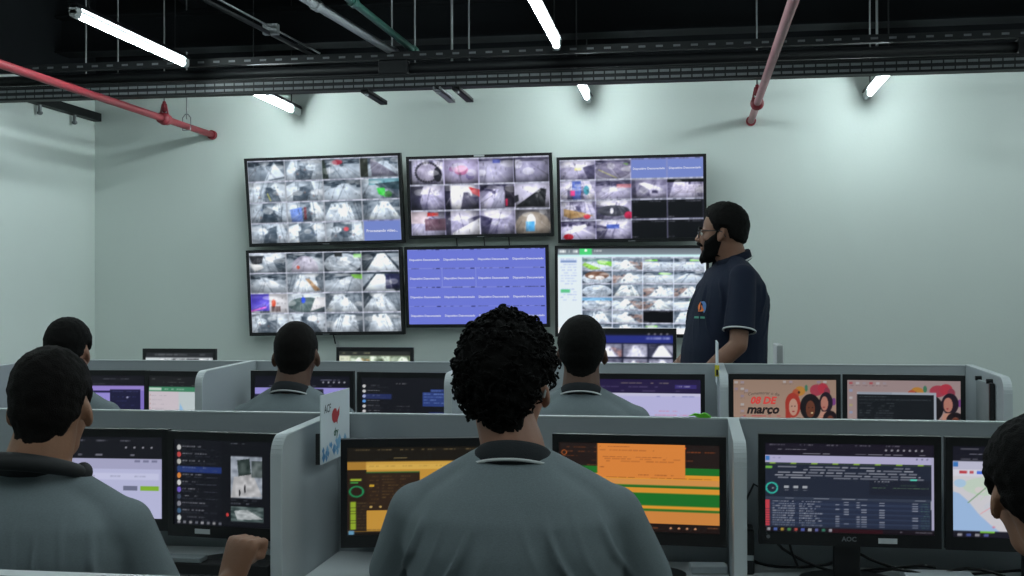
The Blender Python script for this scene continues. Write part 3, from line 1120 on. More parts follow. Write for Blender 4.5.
def pic_tv5():
    c = Canvas(208, 117, (112, 124, 222), seed=5)
    for i in range(4):
        for j in range(4):
            c.rect(j / 4 + .005, i / 4, j / 4 + .25, i / 4 + .012, (150, 156, 228), .6)
            c.words(j / 4 + .01, j / 4 + .2, i / 4 + .002, .009, (40, 44, 90), .7, .5)
            c.rect(j / 4 + .21, i / 4 + .002, j / 4 + .238, i / 4 + .014, (44, 46, 100))
    c.rect(.25, .25, .2525, .5, (190, 196, 240), .7)
    c.rect(.4985, .25, .501, .5, (190, 196, 240), .7)
    c.rect(.25, .495, .5, .5, (190, 196, 240), .6)
    return c.out()


def pic_tv6():
    c = Canvas(220, 126, (206, 216, 236), seed=12)
    c.grad(0, 0, 1, .075, (96, 104, 112), (120, 130, 138))
    c.rect(.15, 0, .235, .075, (70, 190, 110))
    c.words(.01, .14, .02, .03, (230, 235, 235), .9)
    c.words(.25, .30, .02, .02, (220, 225, 225), .8)
    c.ell(.193, .025, .01, .016, (230, 240, 230))
    c.rect(0, .075, 1, .10, (190, 225, 235))
    c.rect(.02, .14, .13, .165, (120, 140, 180))
    c.rect(.02, .48, .085, .52, (80, 185, 120))
    for k in range(16):
        if k not in (1, 10):
            c.words(.02, .13, .12 + k * .032, .012, (130, 145, 165), .55, .7)
    tile_grid(c, 6, 4, ['garden', 'slope', 'lot', 'lot', 'fisheye', 'slope', 'lot', 'road', 'fisheye', 'walk', 'slope', 'slope', 'fisheye', 'slope', 'slope', 'lot',
                        'walk', 'slope', 'black', 'walk', 'road', 'walk', 'lot', 'road'],   .165, .10, .99, 1.02, tint=(2, 12, 24), bar=.014, gap=.003)
    c.view(.165, .253, .371, .406)
    c.ell(.5, .4, .4, .3, (110, 70, 50), .8)
    c.ell(.3, .5, .1, .12, (235, 220, 210))
    c.ell(.6, .6, .15, .15, (225, 215, 210))
    c.view(.165, .56, .371, .71)
    c.rect(0, .1, 1, .35, (120, 180, 225), .8)
    c.view(0, 0, 1, 1)
    finish_tiles(c, 6, 4, {(4, 2)}, .165, .10, .99, 1.02, .014, .35)
    c.rect(0, .93, 1, 1, (225, 232, 245))
    return c.out(1)


def browser_bar(c, dark=(24, 24, 34), h=.22, n=5, page=(182, 178, 222)):
    c.rect(0, 0, 1, 1, page)
    c.rect(0, 0, 1, h, dark)
    for k in range(n):
        c.words(.05 + k * .16, .13 + k * .16, h * .16, h * .08, (150, 150, 165), .6)
    c.words(.1, .35, h * .46, h * .08, (160, 160, 175), .6)
    for k in range(4):
        c.ell(.74 + k * .06, h * .5, .008, .012, (190, 190, 200), .7)
    c.words(.03, .8, h * .8, h * .09, (165, 165, 180), .6, .55)


def pic_browser_white():
    c = Canvas(150, 88, (180, 178, 220), seed=41)
    browser_bar(c, (22, 23, 30), .27, page=(186, 188, 222))
    c.rect(0, .27, 1, .40, (168, 168, 200))
    for k in range(3):
        c.rect(.80 + k * .06, .29, .84 + k * .06, .315, (90, 92, 120), .7)
    c.rect(.03, .45, .97, .53, (200, 202, 232))
    for k in range(5):
        c.words(.08 + k * .18, .16 + k * .18, .48, .012, (130, 132, 160), .6)
    c.rect(.72, .60, .82, .66, (110, 114, 140))
    c.rect(.84, .60, .97, .66, (132, 180, 50))
    c.words(.05, .5, .72, .012, (140, 142, 170), .4)
    c.rect(.985, .27, 1, 1, (150, 150, 180))
    return c.out()


def pic_chat():
    c = Canvas(160, 96, (14, 15, 22), seed=43)
    c.rect(0, 0, .42, 1, (17, 18, 26))
    c.words(.5, .62, .03, .014, (120, 124, 135), .7)
    c.words(.83, .97, .13, .014, (120, 124, 135), .7)
    cols = [(190, 190, 190), (190, 70, 70), (180, 180, 175), (40, 60, 110), (210, 130, 60), (205, 205, 205), (110, 90, 190), (60, 70, 90), (130, 130, 140), (60, 90, 120), (200, 205, 205)]
    for k, col in enumerate(cols):
        y = .10 + k * .082
        if k == 3:
            c.rect(.03, y - .03, .42, y + .045, (34, 52, 112))
        c.ell(.045, y, .018, .032, col)
        c.words(.075, .20 + .1 * c.rs.rand(), y - .02, .014, (170, 172, 180), .6)
        c.words(.075, .38, y + .012, .010, (90, 94, 108), .5)
    c.view(.50, .18, .77, .66)
    c.rect(0, 0, 1, 1, (150, 158, 170))
    c.poly([(.2, .1), (.6, .05), (.65, .45), (.25, .5)], (50, 62, 60))
    c.poly([(.1, .5), (.7, .42), (1, .95), (0, 1)], (178, 178, 180))
    c.rect(.66, .1, 1, .5, (80, 90, 90))
    c.ell(.45, .78, .03, .1, (30, 30, 34))
    c.ell(.28, .88, .03, .08, (40, 40, 44))
    c.speckle(0, 0, 1, 1, .25, 12)
    c.view(.50, .76, .78, .93)
    c.rect(0, 0, 1, 1, (70, 84, 84))
    c.poly([(.1, .3), (.5, .2), (1, .8), (.2, .9)], (170, 176, 178))
    c.speckle(0, 0, 1, 1, .3, 10)
    c.view(0, 0, 1, 1)
    c.words(.50, .74, .68, .012, (120, 124, 135), .6)
    c.words(.50, .66, .72, .012, (120, 124, 135), .6)
    c.ell(.47, .86, .012, .022, (200, 60, 60))
    for k in range(8):
        c.rect(.03 + k * .052, .955, .055 + k * .052, .985, [(200, 200, 205), (150, 152, 160), (190, 190, 190), (120, 125, 135)][k % 4], .7)
    return c.out()


def pic_yellow():
    c = Canvas(170, 104, (196, 146, 58), seed=47)
    c.rect(0, 0, 1, .17, (26, 22, 16))
    for k in range(7):
        c.words(.05 + k * .14, .14 + k * .14, .03, .012, (150, 130, 90), .6)
    c.words(.03, .9, .125, .012, (170, 150, 100), .6, .5)
    c.rect(0, .17, 1, .20, (205, 160, 70))
    c.rect(0, .20, 1, .26, (214, 172, 80))
    for k in range(8):
        c.words(.14 + k * .105, .2 + k * .105, .215, .012, (120, 90, 40), .5)
    c.rect(0, .17, .12, .26, (170, 125, 50))
    c.rect(0, .26, .125, .95, (40, 28, 20))
    c.rect(.12, .29, .46, .72, (46, 32, 22))
    c.rect(.12, .285, .46, .30, (40, 90, 50))
    for k in range(8):
        c.words(.14, .20, .33 + k * .043, .012, (130, 100, 50), .5)
        c.words(.22, .40 - .03 * (k % 3), .33 + k * .034, .012, (150, 120, 70), .5)
    c.rect(.14, .43, .17, .45, (200, 160, 50))
    for k in range(5):
        c.ell(.15 + k * .06, .68, .009, .012, (190, 160, 90))
    c.rect(.02, .36, .09, .385, (150, 170, 50))
    c.rect(.02, .395, .07, .415, (60, 130, 60))
    c.ell(.06, .505, .048, .066, (34, 130, 80), 1, .74)
    for k in range(9):
        c.rect(.02, .62 + k * .035, .055, .652 + k * .035, (142, 168, 44))
        c.words(.065, .12, .63 + k * .035, .012, (120, 100, 60), .5)
    c.words(.12, .3, .935, .012, (100, 76, 36), .6)
    c.rect(0, .955, 1, 1, (24, 18, 14))
    c.rect(.01, .945, .045, .99, (100, 150, 180))
    return c.out()


def pic_orange():
    c = Canvas(190, 112, (205, 134, 66), seed=53)
    c.rect(0, 0, 1, .30, (34, 24, 22))
    for k in range(5):
        c.words(.02, .24, .05 + k * .05, .012, (150, 80, 40), .55, .5)
    c.ell(.035, .12, .018, .03, (170, 90, 40), 1, .7)
    c.words(.8, .97, .08, .012, (190, 90, 40), .6)
    c.words(.72, .84, .18, .012, (160, 80, 40), .6)
    c.ell(.79, .045, .006, .01, (230, 80, 30))
    c.rect(0, .27, 1, .35, (30, 112, 40))
    c.rect(0, .35, 1, .40, (226, 152, 48))
    c.rect(0, .40, 1, .47, (214, 146, 76))
    c.rect(0, .47, 1, .50, (36, 110, 38))
    c.rect(0, .50, 1, .56, (222, 150, 50))
    c.rect(0, .56, 1, .70, (28, 112, 40))
    c.rect(0, .70, 1, .735, (226, 152, 48))
    c.rect(0, .735, 1, .765, (36, 110, 38))
    c.rect(0, .765, 1, .90, (208, 134, 64))
    c.rect(.245, -.02, .79, .395, (222, 134, 60))
    for k, (a, b, y) in enumerate(((.26, .45, .035), (.26, .60, .075), (.28, .68, .15), (.29, .76, .175), (.30, .72, .20), (.26, .285, .27), (.5, .72, .35))):
        c.words(a, b, y, .010, (120, 60, 30), .55, .8)
    c.words(.3, .95, .385, .010, (110, 60, 30), .5, .7)
    c.rect(0, .90, 1, 1, (30, 18, 16))
    c.words(.3, .62, .945, .014, (190, 110, 60), .6)
    for k in range(4):
        c.ell(.70 + k * .05, .95, .007, .011, (210, 150, 110))
    c.words(.92, .99, .93, .012, (200, 120, 70), .6)
    return c.out()


def pic_dashboard():
    c = Canvas(190, 112, (34, 40, 56), seed=59)
    c.rect(0, 0, 1, .14, (26, 22, 36))
    for k in range(5):
        c.words(.03 + k * .17, .12 + k * .17, .018, .012, (150, 150, 160), .6)
    c.words(.08, .25, .07, .012, (170, 170, 180), .6)
    for k in range(7):
        c.ell(.72 + k * .035, .07, .007, .012, (190, 190, 195), .7)
    c.words(.03, .95, .115, .012, (175, 175, 185), .65, .6)
    c.rect(0, .145, .985, .225, (176, 172, 206))
    c.rect(.005, .15, .03, .20, (60, 120, 190))
    c.words(.04, .1, .165, .014, (90, 90, 130), .6)
    for k in range(3):
        c.ell(.90 + k * .03, .165, .006, .01, (110, 110, 140))
    for k in range(8):
        c.rect(.03 + k * .125, .222, .065 + k * .125, .235, (150, 190, 60), .9)
    c.rect(.005, .265, .045, .29, (110, 180, 70))
    for k in range(5):
        y = .265 + k * .03
        c.words(.08 - .02 * (k % 2), .86 + .02 * k, y, .014, (190, 192, 202), .75, .8)
    c.rect(0, .235, .985, .24, (120, 160, 60), .5)
    c.rect(.86, .385, .9, .405, (90, 200, 180))
    c.ell(.042, .51, .038, .066, (50, 178, 160), 1, .74)
    c.words(.03, .055, .505, .014, (180, 190, 190), .8)
    for k in range(3):
        c.rect(.115 + k * .055, .48, .145 + k * .055, .51, (190, 194, 200), .8)
        c.words(.118 + k * .055, .142 + k * .055, .525, .010, (140, 144, 155), .7)
    c.rect(.62, .40, .985, .565, (30, 34, 48))
    c.words(.64, .74, .41, .014, (190, 192, 200), .7)
    c.words(.64, .97, .48, .010, (120, 160, 110), .5)
    c.words(.72, .9, .45, .010, (90, 140, 90), .5)
    c.rect(0, .605, .985, .64, (52, 60, 78))
    c.words(.05, .95, .615, .012, (170, 174, 184), .6, .5)
    for k in range(11):
        y = .645 + k * .0265
        c.rect(0, y, .03, y + .023, (190, 62, 74))
        c.rect(.035, y, .975, y + .023, (46, 56, 80) if k % 2 else (38, 46, 68))
        c.words(.045, .18, y + .005, .011, (185, 188, 198), .65, .85)
        c.words(.205, .29 + .06 * c.rs.rand(), y + .005, .011, (185, 188, 198), .65, .85)
        for xx, w in ((.42, .025), (.47, .03), (.545, .02), (.575, .03), (.68, .03), (.87, .035)):
            if c.rs.rand() < .75:
                c.rect(xx, y + .005, xx + w, y + .016, (180, 184, 196), .6)
        c.words(.92, .97, y + .006, .009, (90, 140, 110), .5)
    c.rect(.985, .145, 1, .94, (170, 168, 196))
    c.rect(.978, .62, .984, .72, (150, 154, 168))
    c.rect(0, .945, 1, 1, (24, 18, 26))
    c.rect(.4, .95, .7, 1, (60, 14, 22), .6)
    for k in range(10):
        c.rect(.012 + k * .041, .955, .032 + k * .041, .988, [(190, 195, 200), (90, 120, 200), (200, 170, 60), (80, 160, 90), (210, 90, 80), (90, 110, 200), (200, 205, 205), (110, 120, 190), (60, 140, 110), (190, 190, 200)][k], .75)
    c.words(.8, .99, .965, .014, (170, 170, 180), .6)
    return c.out()


def pic_map():
    c = Canvas(170, 104, (206, 208, 214), seed=61)
    c.rect(0, 0, 1, .17, (22, 22, 34))
    c.words(.05, .9, .03, .012, (150, 150, 160), .5, .4)
    c.words(.1, .5, .085, .012, (165, 165, 180), .6)
    c.words(.05, .9, .14, .012, (170, 170, 180), .6, .5)
    c.rect(0, .17, 1, .26, (190, 190, 212))
    c.rect(.005, .18, .035, .23, (60, 120, 190))
    c.rect(0, .26, 1, .33, (214, 214, 226))
    c.rect(.04, .275, .085, .305, (190, 50, 60))
    c.rect(.10, .275, .125, .305, (190, 80, 90))
    c.rect(.14, .275, .18, .31, (70, 110, 220))
    c.rect(.19, .275, .24, .31, (226, 110, 60))
    c.rect(0, .33, 1, .93, (208, 206, 212))
    for (x, y, rx, ry) in ((.20, .44, .14, .10), (.30, .60, .08, .10), (.55, .5, .2, .16), (.8, .7, .2, .15)):
        c.ell(x, y, rx, ry, (192, 212, 192), .8)
    for k in range(60):
        c.ell(c.rs.uniform(.08, 1), c.rs.uniform(.38, .93), c.rs.uniform(.012, .035), c.rs.uniform(.015, .05), [(224, 206, 214), (214, 214, 206), (200, 204, 214)][k % 3], .6)
    c.poly([(0, .50), (.04, .52), (.09, .60), (.15, .74), (.22, .86), (.27, .93), (0, .93)], (158, 188, 226))
    c.ell(.045, .41, .035, .045, (170, 200, 226))
    for k in range(44):
        a = (c.rs.uniform(.10, 1), c.rs.uniform(.36, .92))
        c.line(a, (a[0] + c.rs.uniform(-.10, .10), a[1] + c.rs.uniform(-.14, .14)), .007, [(240, 236, 230), (226, 180, 186), (190, 214, 184)][k % 3], .8)
    c.line((.09, .62), (.24, .38), .010, (118, 158, 118))
    c.line((.16, .74), (.36, .50), .008, (226, 160, 170))
    for k in range(22):
        c.ell(c.rs.uniform(.15, .95), c.rs.uniform(.45, .9), .008, .012, (216, 110, 140), .7)
    c.rect(0, .93, 1, 1, (26, 24, 36))
    c.rect(.16, .928, .24, .945, (120, 190, 60))
    for k in range(4):
        c.rect(.03 + k * .05, .955, .055 + k * .05, .985, [(200, 200, 205), (90, 110, 190), (190, 190, 195), (110, 120, 200)][k], .7)
    return c.out()


def pic_purple():
    c = Canvas(120, 72, (128, 112, 196), seed=67)
    c.rect(0, 0, 1, .20, (20, 20, 28))
    c.words(.3, .95, .06, .02, (120, 120, 130), .5, .3)
    c.words(.1, .8, .16, .015, (120, 120, 130), .5, .3)
    c.rect(0, .20, 1, .29, (150, 132, 208))
    c.rect(0, .29, .62, .33, (40, 34, 80))
    c.rect(0, .34, .6, 1, (150, 140, 214))
    c.rect(.6, .27, .95, 1, (26, 26, 58))
    c.words(.63, .93, .30, .02, (90, 90, 140), .6)
    for k in range(7):
        c.words(.63, .9, .40 + k * .08, .016, (88, 92, 150), .6, .5)
    c.ell(.8, .42, .012, .02, (150, 150, 180))
    return c.out()


def pic_chartpage():
    c = Canvas(120, 72, (192, 204, 206), seed=71)
    c.rect(0, 0, 1, .20, (26, 27, 30))
    c.words(.05, .9, .05, .02, (130, 130, 130), .5, .4)
    c.words(.2, .5, .11, .016, (130, 130, 130), .5)
    c.words(.2, .9, .165, .014, (130, 130, 130), .5, .4)
    c.rect(0, .20, 1, .29, (64, 134, 100))
    c.rect(.01, .22, .18, .27, (190, 214, 200))
    c.words(.22, .5, .235, .022, (180, 210, 190), .7)
    c.rect(0, .29, .42, 1, (206, 196, 204))
    for k in range(8):
        c.words(.04, .25, .36 + k * .08, .014, (150, 146, 160), .5)
        c.ell(.02, .36 + k * .08, .008, .012, (190, 110, 110), .6)
    c.poly([(.44, .50), (.5, .66), (.56, .80), (.64, .90), (.74, .94), (.9, .92), (.95, .97), (.95, 1), (.5, 1), (.45, .85), (.43, .62)], (150, 190, 224))
    return c.out()


def pic_mixed():
    c = Canvas(120, 72, (26, 27, 40), seed=73)
    c.rect(0, 0, 1, .22, (18, 18, 30))
    c.words(.05, .95, .07, .02, (130, 130, 150), .6, .5)
    for k in range(5):
        c.ell(.72 + k * .055, .12, .01, .016, (190, 190, 200), .8)
    c.words(.02, .9, .18, .016, (140, 140, 165), .6, .5)
    c.rect(0, .22, 1, .34, (150, 144, 214))
    c.rect(0, .36, .35, 1, (40, 42, 66))
    c.rect(.36, .24, .72, 1, (28, 30, 40))
    c.rect(.72, .34, 1, 1, (120, 110, 196))
    for k in range(7):
        c.words(.03, .3, .40 + k * .08, .018, (170, 174, 170), .6)
        c.words(.38, .68, .34 + k * .08, .016, (130, 134, 140), .5, .5)
    c.ell(.12, .42, .02, .03, (190, 200, 110))
    return c.out()


def pic_chat_blue():
    c = Canvas(120, 74, (20, 21, 28), seed=79)
    c.words(.38, .5, .10, .02, (150, 150, 155), .7)
    cols = [(200, 200, 200), (205, 205, 205), (160, 170, 210), (90, 150, 220), (200, 200, 200), (205, 205, 205), (215, 120, 50), (190, 190, 190), (90, 140, 90), (200, 90, 90)]
    for k, col in enumerate(cols):
        y = .16 + k * .088
        if k == 2:
            c.rect(.02, y - .04, .33, y + .05, (36, 46, 92))
        c.ell(.035, y, .018, .028, col)
        c.words(.07, .2, y - .02, .016, (170, 172, 178), .6)
        c.words(.07, .3, y + .02, .012, (96, 98, 108), .5)
    for (x0, y0, x1, y1) in ((.74, .20, .98, .25), (.66, .26, .98, .50), (.72, .60, .98, .70), (.78, .76, .98, .84)):
        c.rect(x0, y0, x1, y1, (44, 62, 122))
        y = y0 + .02
        while y < y1 - .02:
            c.words(x0 + .01, x1 - .02, y, .016, (120, 146, 206), .7, .8)
            y += .05
    for y in (.50, .56, .68):
        c.words(.38, .52, y, .014, (130, 132, 138), .5)
    return c.out()


def pic_lavender():
    c = Canvas(120, 72, (186, 184, 226), seed=83)
    c.rect(0, 0, 1, .25, (36, 26, 66))
    c.words(.15, .7, .06, .02, (200, 190, 150), .5, .5)
    c.words(.05, .6, .13, .014, (160, 150, 190), .5)
    c.rect(.76, .10, .96, .17, (54, 44, 110))
    c.words(.78, .9, .12, .02, (190, 190, 220), .7)
    c.words(.02, .95, .20, .016, (170, 160, 190), .5, .5)
    c.rect(0, .25, 1, .30, (200, 198, 226))
    c.words(.55, .95, .29, .02, (90, 100, 170), .5, .5)
    c.words(.02, .12, .29, .014, (120, 116, 150), .5)
    c.words(.57, .78, .55, .016, (214, 120, 150), .5)
    c.words(.57, .95, .62, .016, (214, 120, 150), .5)
    c.words(.57, .92, .68, .016, (214, 120, 150), .5)
    return c.out()


def poster_faces(c, x0, x1):
    """printed illustration: several stylised women in warm colours, with flowers"""
    c.view(x0, -.03, x1, .76)
    for (x, y, rx, ry, col) in ((.30, .28, .10, .10, (200, 140, 60)), (.22, .33, .07, .09, (190, 90, 60)), (.62, .26, .13, .12, (176, 66, 84)), (.74, .22, .10, .11, (190, 56, 74)),
                                (.82, .30, .06, .10, (150, 60, 80)), (.42, .22, .03, .07, (70, 130, 100)), (.10, .45, .05, .1, (200, 120, 110)), (.95, .5, .04, .08, (130, 70, 140))):
        c.ell(x, y, rx, ry, col)
    c.ell(.28, .31, .02, .03, (60, 34, 26))
    # red-haired face
    c.ell(.16, .58, .15, .26, (178, 58, 46))
    c.poly([(.02, .6), (.1, .5), (.12, 1), (.02, 1)], (178, 58, 46))
    c.ell(.17, .62, .085, .18, (206, 160, 140))
    c.ell(.14, .60, .012, .012, (40, 24, 24)); c.ell(.20, .60, .012, .012, (40, 24, 24))
    c.ell(.17, .71, .025, .015, (160, 40, 50))
    c.poly([(.08, .86), (.3, .84), (.34, 1.2), (.04, 1.2)], (34, 30, 36))
    # afro-haired face
    c.ell(.50, .62, .20, .28, (26, 20, 24))
    c.ell(.50, .66, .09, .18, (112, 62, 44))
    c.ell(.47, .63, .012, .012, (20, 12, 12)); c.ell(.54, .63, .012, .012, (20, 12, 12))
    c.ell(.53, .74, .025, .014, (232, 210, 160))
    c.poly([(.42, .84), (.58, .84), (.64, 1.2), (.38, 1.2)], (60, 96, 92))
    # dark-haired face
    c.ell(.80, .52, .13, .22, (36, 24, 38))
    c.ell(.77, .54, .07, .15, (196, 132, 116))
    c.ell(.76, .62, .02, .014, (150, 40, 54))
    c.poly([(.70, .72), (.86, .70), (.9, .86), (.66, .9)], (206, 150, 130))
    c.ell(.88, .86, .14, .17, (30, 20, 26))
    c.ell(.88, .92, .07, .13, (120, 66, 50))
    c.poly([(.6, .95), (.75, .88), (.8, 1.2), (.6, 1.2)], (186, 100, 120))
    c.view(0, 0, 1, 1)


def pic_poster():
    c = Canvas(150, 92, (176, 146, 128), seed=89)
    c.grad(0, 0, 1, .5, (170, 142, 124), (180, 150, 132))
    c.grad(0, .5, 1, 1, (180, 150, 132), (182, 150, 134))
    poster_faces(c, .50, 1.0)
    for k, (x, y) in enumerate([(.03, .05), (.09, .05), (.03, .16), (.09, .16), (.13, .19), (.09, .28), (.09, .42), (.09, .53), (.09, .64), (.5, .04), (.56, .04), (.83, .04), (.89, .04)]):
        c.rect(x - .015, y - .02, x + .015, y + .02, [(200, 200, 205), (170, 160, 180), (150, 140, 170)][k % 3], .75)
        c.words(x - .025, x + .025, y + .03, .012, (90, 70, 70), .5)
    c.words(.10, .46, .60, .018, (200, 76, 80), .7, .95)
    c.words(.12, .46, .65, .018, (200, 76, 80), .7, .95)
    c.words(.10, .46, .70, .018, (200, 76, 80), .7, .95)
    return c.out() * .87


def pic_terminal():
    c = Canvas(150, 92, (176, 158, 156), seed=97)
    c.grad(0, 0, 1, 1, (172, 150, 150), (180, 158, 156))
    poster_faces(c, .45, 1.02)
    for k in range(6):
        c.rect(.02 + k * .06, .04, .05 + k * .06, .075, [(190, 70, 80), (200, 200, 205), (170, 160, 170)][k % 3], .75)
        c.words(.02 + k * .06, .06 + k * .06, .09, .012, (80, 60, 64), .5)
    for k in range(7):
        c.rect(.02, .16 + k * .12, .05, .20 + k * .12, [(150, 170, 210), (210, 210, 214), (190, 180, 120)][k % 3], .75)
    c.rect(.09, .20, .785, 1, (178, 186, 200))
    c.rect(.09, .24, .765, 1, (20, 24, 30))
    c.rect(.10, .205, .4, .235, (150, 160, 176), .6)
    c.words(.11, .35, .27, .014, (120, 128, 134), .6, .9)
    c.words(.11, .74, .32, .014, (120, 128, 134), .6, .9)
    for k in range(7):
        c.words(.11, .42, .38 + k * .04, .014, (120, 128, 134), .5, .6)
    c.words(.11, .22, .70, .014, (120, 128, 134), .6, .9)
    c.words(.11, .30, .80, .014, (120, 128, 134), .6, .9)
    return c.out() * .87


def pic_small_a():
    c = Canvas(90, 54, (178, 186, 190), seed=101)
    c.rect(0, 0, 1, .14, (34, 36, 40))
    c.words(.05, .95, .05, .03, (130, 134, 136), .6, .5)
    c.rect(0, .14, 1, .2, (190, 198, 200))
    for i in range(4):
        for j in range(4):
            cctv(c, .2 + j * .2, .16 + i * .21, .39 + j * .2, .36 + i * .21, ['plaza', 'walk', 'road'][(i + j) % 3])
    return c.out(1)


def pic_small_b():
    c = Canvas(90, 54, (150, 160, 130), seed=103)
    c.rect(0, 0, 1, .12, (40, 42, 40))
    c.words(.05, .5, .04, .03, (170, 170, 130), .6, .5)
    c.rect(0, .12, .15, 1, (196, 200, 180))
    c.words(.01, .12, .18, .04, (90, 100, 90), .6, .5)
    for i in range(4):
        for j in range(3):
            cctv(c, .16 + j * .28, .13 + i * .22, .43 + j * .28, .34 + i * .22, ['slope', 'plaza', 'walk'][(i + j) % 3], (-6, 4, -18))
    return c.out(1)


def pic_small_c():
    c = Canvas(100, 60, (18, 20, 40), seed=107)
    c.rect(0, 0, 1, .06, (18, 18, 26))
    c.rect(0, .06, 1, .20, (36, 44, 116))
    c.words(.72, .97, .09, .04, (160, 165, 210), .7)
    for k in range(4):
        c.ell(.76 + k * .06, .035, .01, .014, (200, 200, 205), .8)
    for i in range(3):
        for j in range(4):
            cctv(c, .01 + j * .25, .22 + i * .26, .245 + j * .25, .45 + i * .26, ['road', 'slope', 'walk', 'tent', 'fisheye'][(i * 4 + j) % 5], (0, -2, 14))
    return c.out(1)

# ------------------------------------------------------------------ wall displays
def frame_mesh(w, h, side, top, bottom, y0, y1):
    m = MB()
    m.b2((-w / 2, y0, -h / 2), (-w / 2 + side, y1, h / 2))
    m.b2((w / 2 - side, y0, -h / 2), (w / 2, y1, h / 2))
    m.b2((-w / 2 + side, y0, h / 2 - top), (w / 2 - side, y1, h / 2))
    m.b2((-w / 2 + side, y0, -h / 2), (w / 2 - side, y1, -h / 2 + bottom))
    return m


def white_caption(me, parent, x, z, name='caption', col=(225, 228, 245)):
    if not me.color_attributes:
        ca = me.color_attributes.new('Col', 'FLOAT_COLOR', 'POINT')
        c = rgb(*col)
        ca.data.foreach_set('color', list(c) * len(me.vertices))
    return mesh_obj(name, me, 'caption_display', parent, (x, -.0015, z))


def wall_tv(cx, cz, w, h, roll, label, pic, tilt=7):
    e = empty('wall_television', (cx, 7.955, cz), (math.radians(tilt), -roll, 0), label, 'television', 'televisions on the back wall')
    frame_mesh(w, h, .021, .020, .024, -.012, .03).build('bezel', 'black_plastic', e)
    sw, sh = w - .042, h - .044
    s = mesh_obj('screen', picture_mesh('screen', pic, sw, sh), 'display', e, (0, -.006, .002))
    MB().b2((-w / 2 + .01, .0, -h / 2 + .01), (w / 2 - .01, .035, h / 2 - .01)).b2((-w * .35, .03, -h * .35), (w * .35, .055, h * .3), .01).build('rear_shell', 'matte_black', e)
    # wall mount: two rails and a plate that reaches the wall
    d = (WALL_Y - 7.955)
    m = MB().b2((-.22, .05, -.12), (-.18, d - .03, .10)).b2((.18, .05, -.12), (.22, d - .03, .10))
    m.b2((-.30, d - .035, -.05), (.30, d + .0, .05))
    m.build('wall_mount', 'black_steel', e)
    MB().b2((-.025, -.013, -h / 2 + .005), (.025, -.012, -h / 2 + .011)).build('maker_badge', 'logo_grey', e)
    return e, s, sw, sh


DD = text_mesh('Dispositivo Desconectado', .0205, bold=.0004)
PV = text_mesh('Processando vídeo...', .028, bold=.0006)
t1, s1, sw, sh = wall_tv(-2.595, 2.103, 1.160, .640, .0155, 'upper left wall display showing a grid of street cameras and one blue tile', pic_tv1())
white_caption(PV, s1, sw * .375, -sh * .385)
t2, s2, sw, sh = wall_tv(-1.460, 2.115, 1.036, .582, .008, 'upper middle wall display with twelve purple-tinted street camera views', pic_tv2())
MB().b2((-.03, -.0135, .277), (.045, -.012, .290)).build('sticker', 'sticker_white', t2)
t3, s3, sw, sh = wall_tv(-.398, 2.080, 1.022, .594, .004, 'upper right wall display with street cameras and four black tiles', pic_tv3())
for k in (.125, .375):
    white_caption(DD, s3, sw * k, sh * .37)
t4, s4, sw, sh = wall_tv(-2.591, 1.445, 1.155, .622, .012, 'lower left wall display with camera grid, one tile bright violet', pic_tv4(), 5)
t5, s5, sw, sh = wall_tv(-1.483, 1.479, 1.026, .574, .006, 'lower middle wall display, all plain blue with repeated white captions', pic_tv5(), 5)
for i in range(4):
    for j in range(4):
        white_caption(DD, s5, sw * (-.375 + .25 * j), sh * (.375 - .25 * i - .012))
t6, s6, sw, sh = wall_tv(-.400, 1.442, 1.055, .632, -.006, 'lower right wall display with a white sidebar and green tab, behind the standing man', pic_tv6(), 4)

# power and signal leads between the displays
for i, (xa, lab) in enumerate(((-1.66, 'left thin black lead hanging between the two middle wall displays'),
                               (-1.46, 'middle thin black lead hanging between the two middle wall displays'),
                               (-1.28, 'right thin black lead hanging between the two middle wall displays'))):
    pts = [(0, 0, .22), (.005, .0, .05), (.015, .0, -.05), (.02, .0, -.25)]
    tag(MB().tube(pts, .004, 6).build('display_lead', 'black_plastic', None, (xa, 8.085, 1.79)), lab, 'cable', 'leads of the wall displays')
p = at_y(333, 333, 8.09)
tag(MB().tube([(0, 0, .1), (.002, 0, .02), (.02, 0, -.06)], .005, 6).build('display_lead', 'black_plastic', None, (p.x, 8.085, p.z - .02)),
    'short black lead dangling below the lower left wall display', 'cable', 'leads of the wall displays')
tag(MB().b2((-.012, -.012, -1.2), (.012, 0, 0), .002).build('cable_duct', 'white_steel', None, (p.x + .035, WALL_Y, p.z - .06)),
    'thin white cable duct on the wall below the lower left display', 'cable duct')


# ------------------------------------------------------------------ desk monitors
AOC = text_mesh('AOC', .017, bold=.0006)


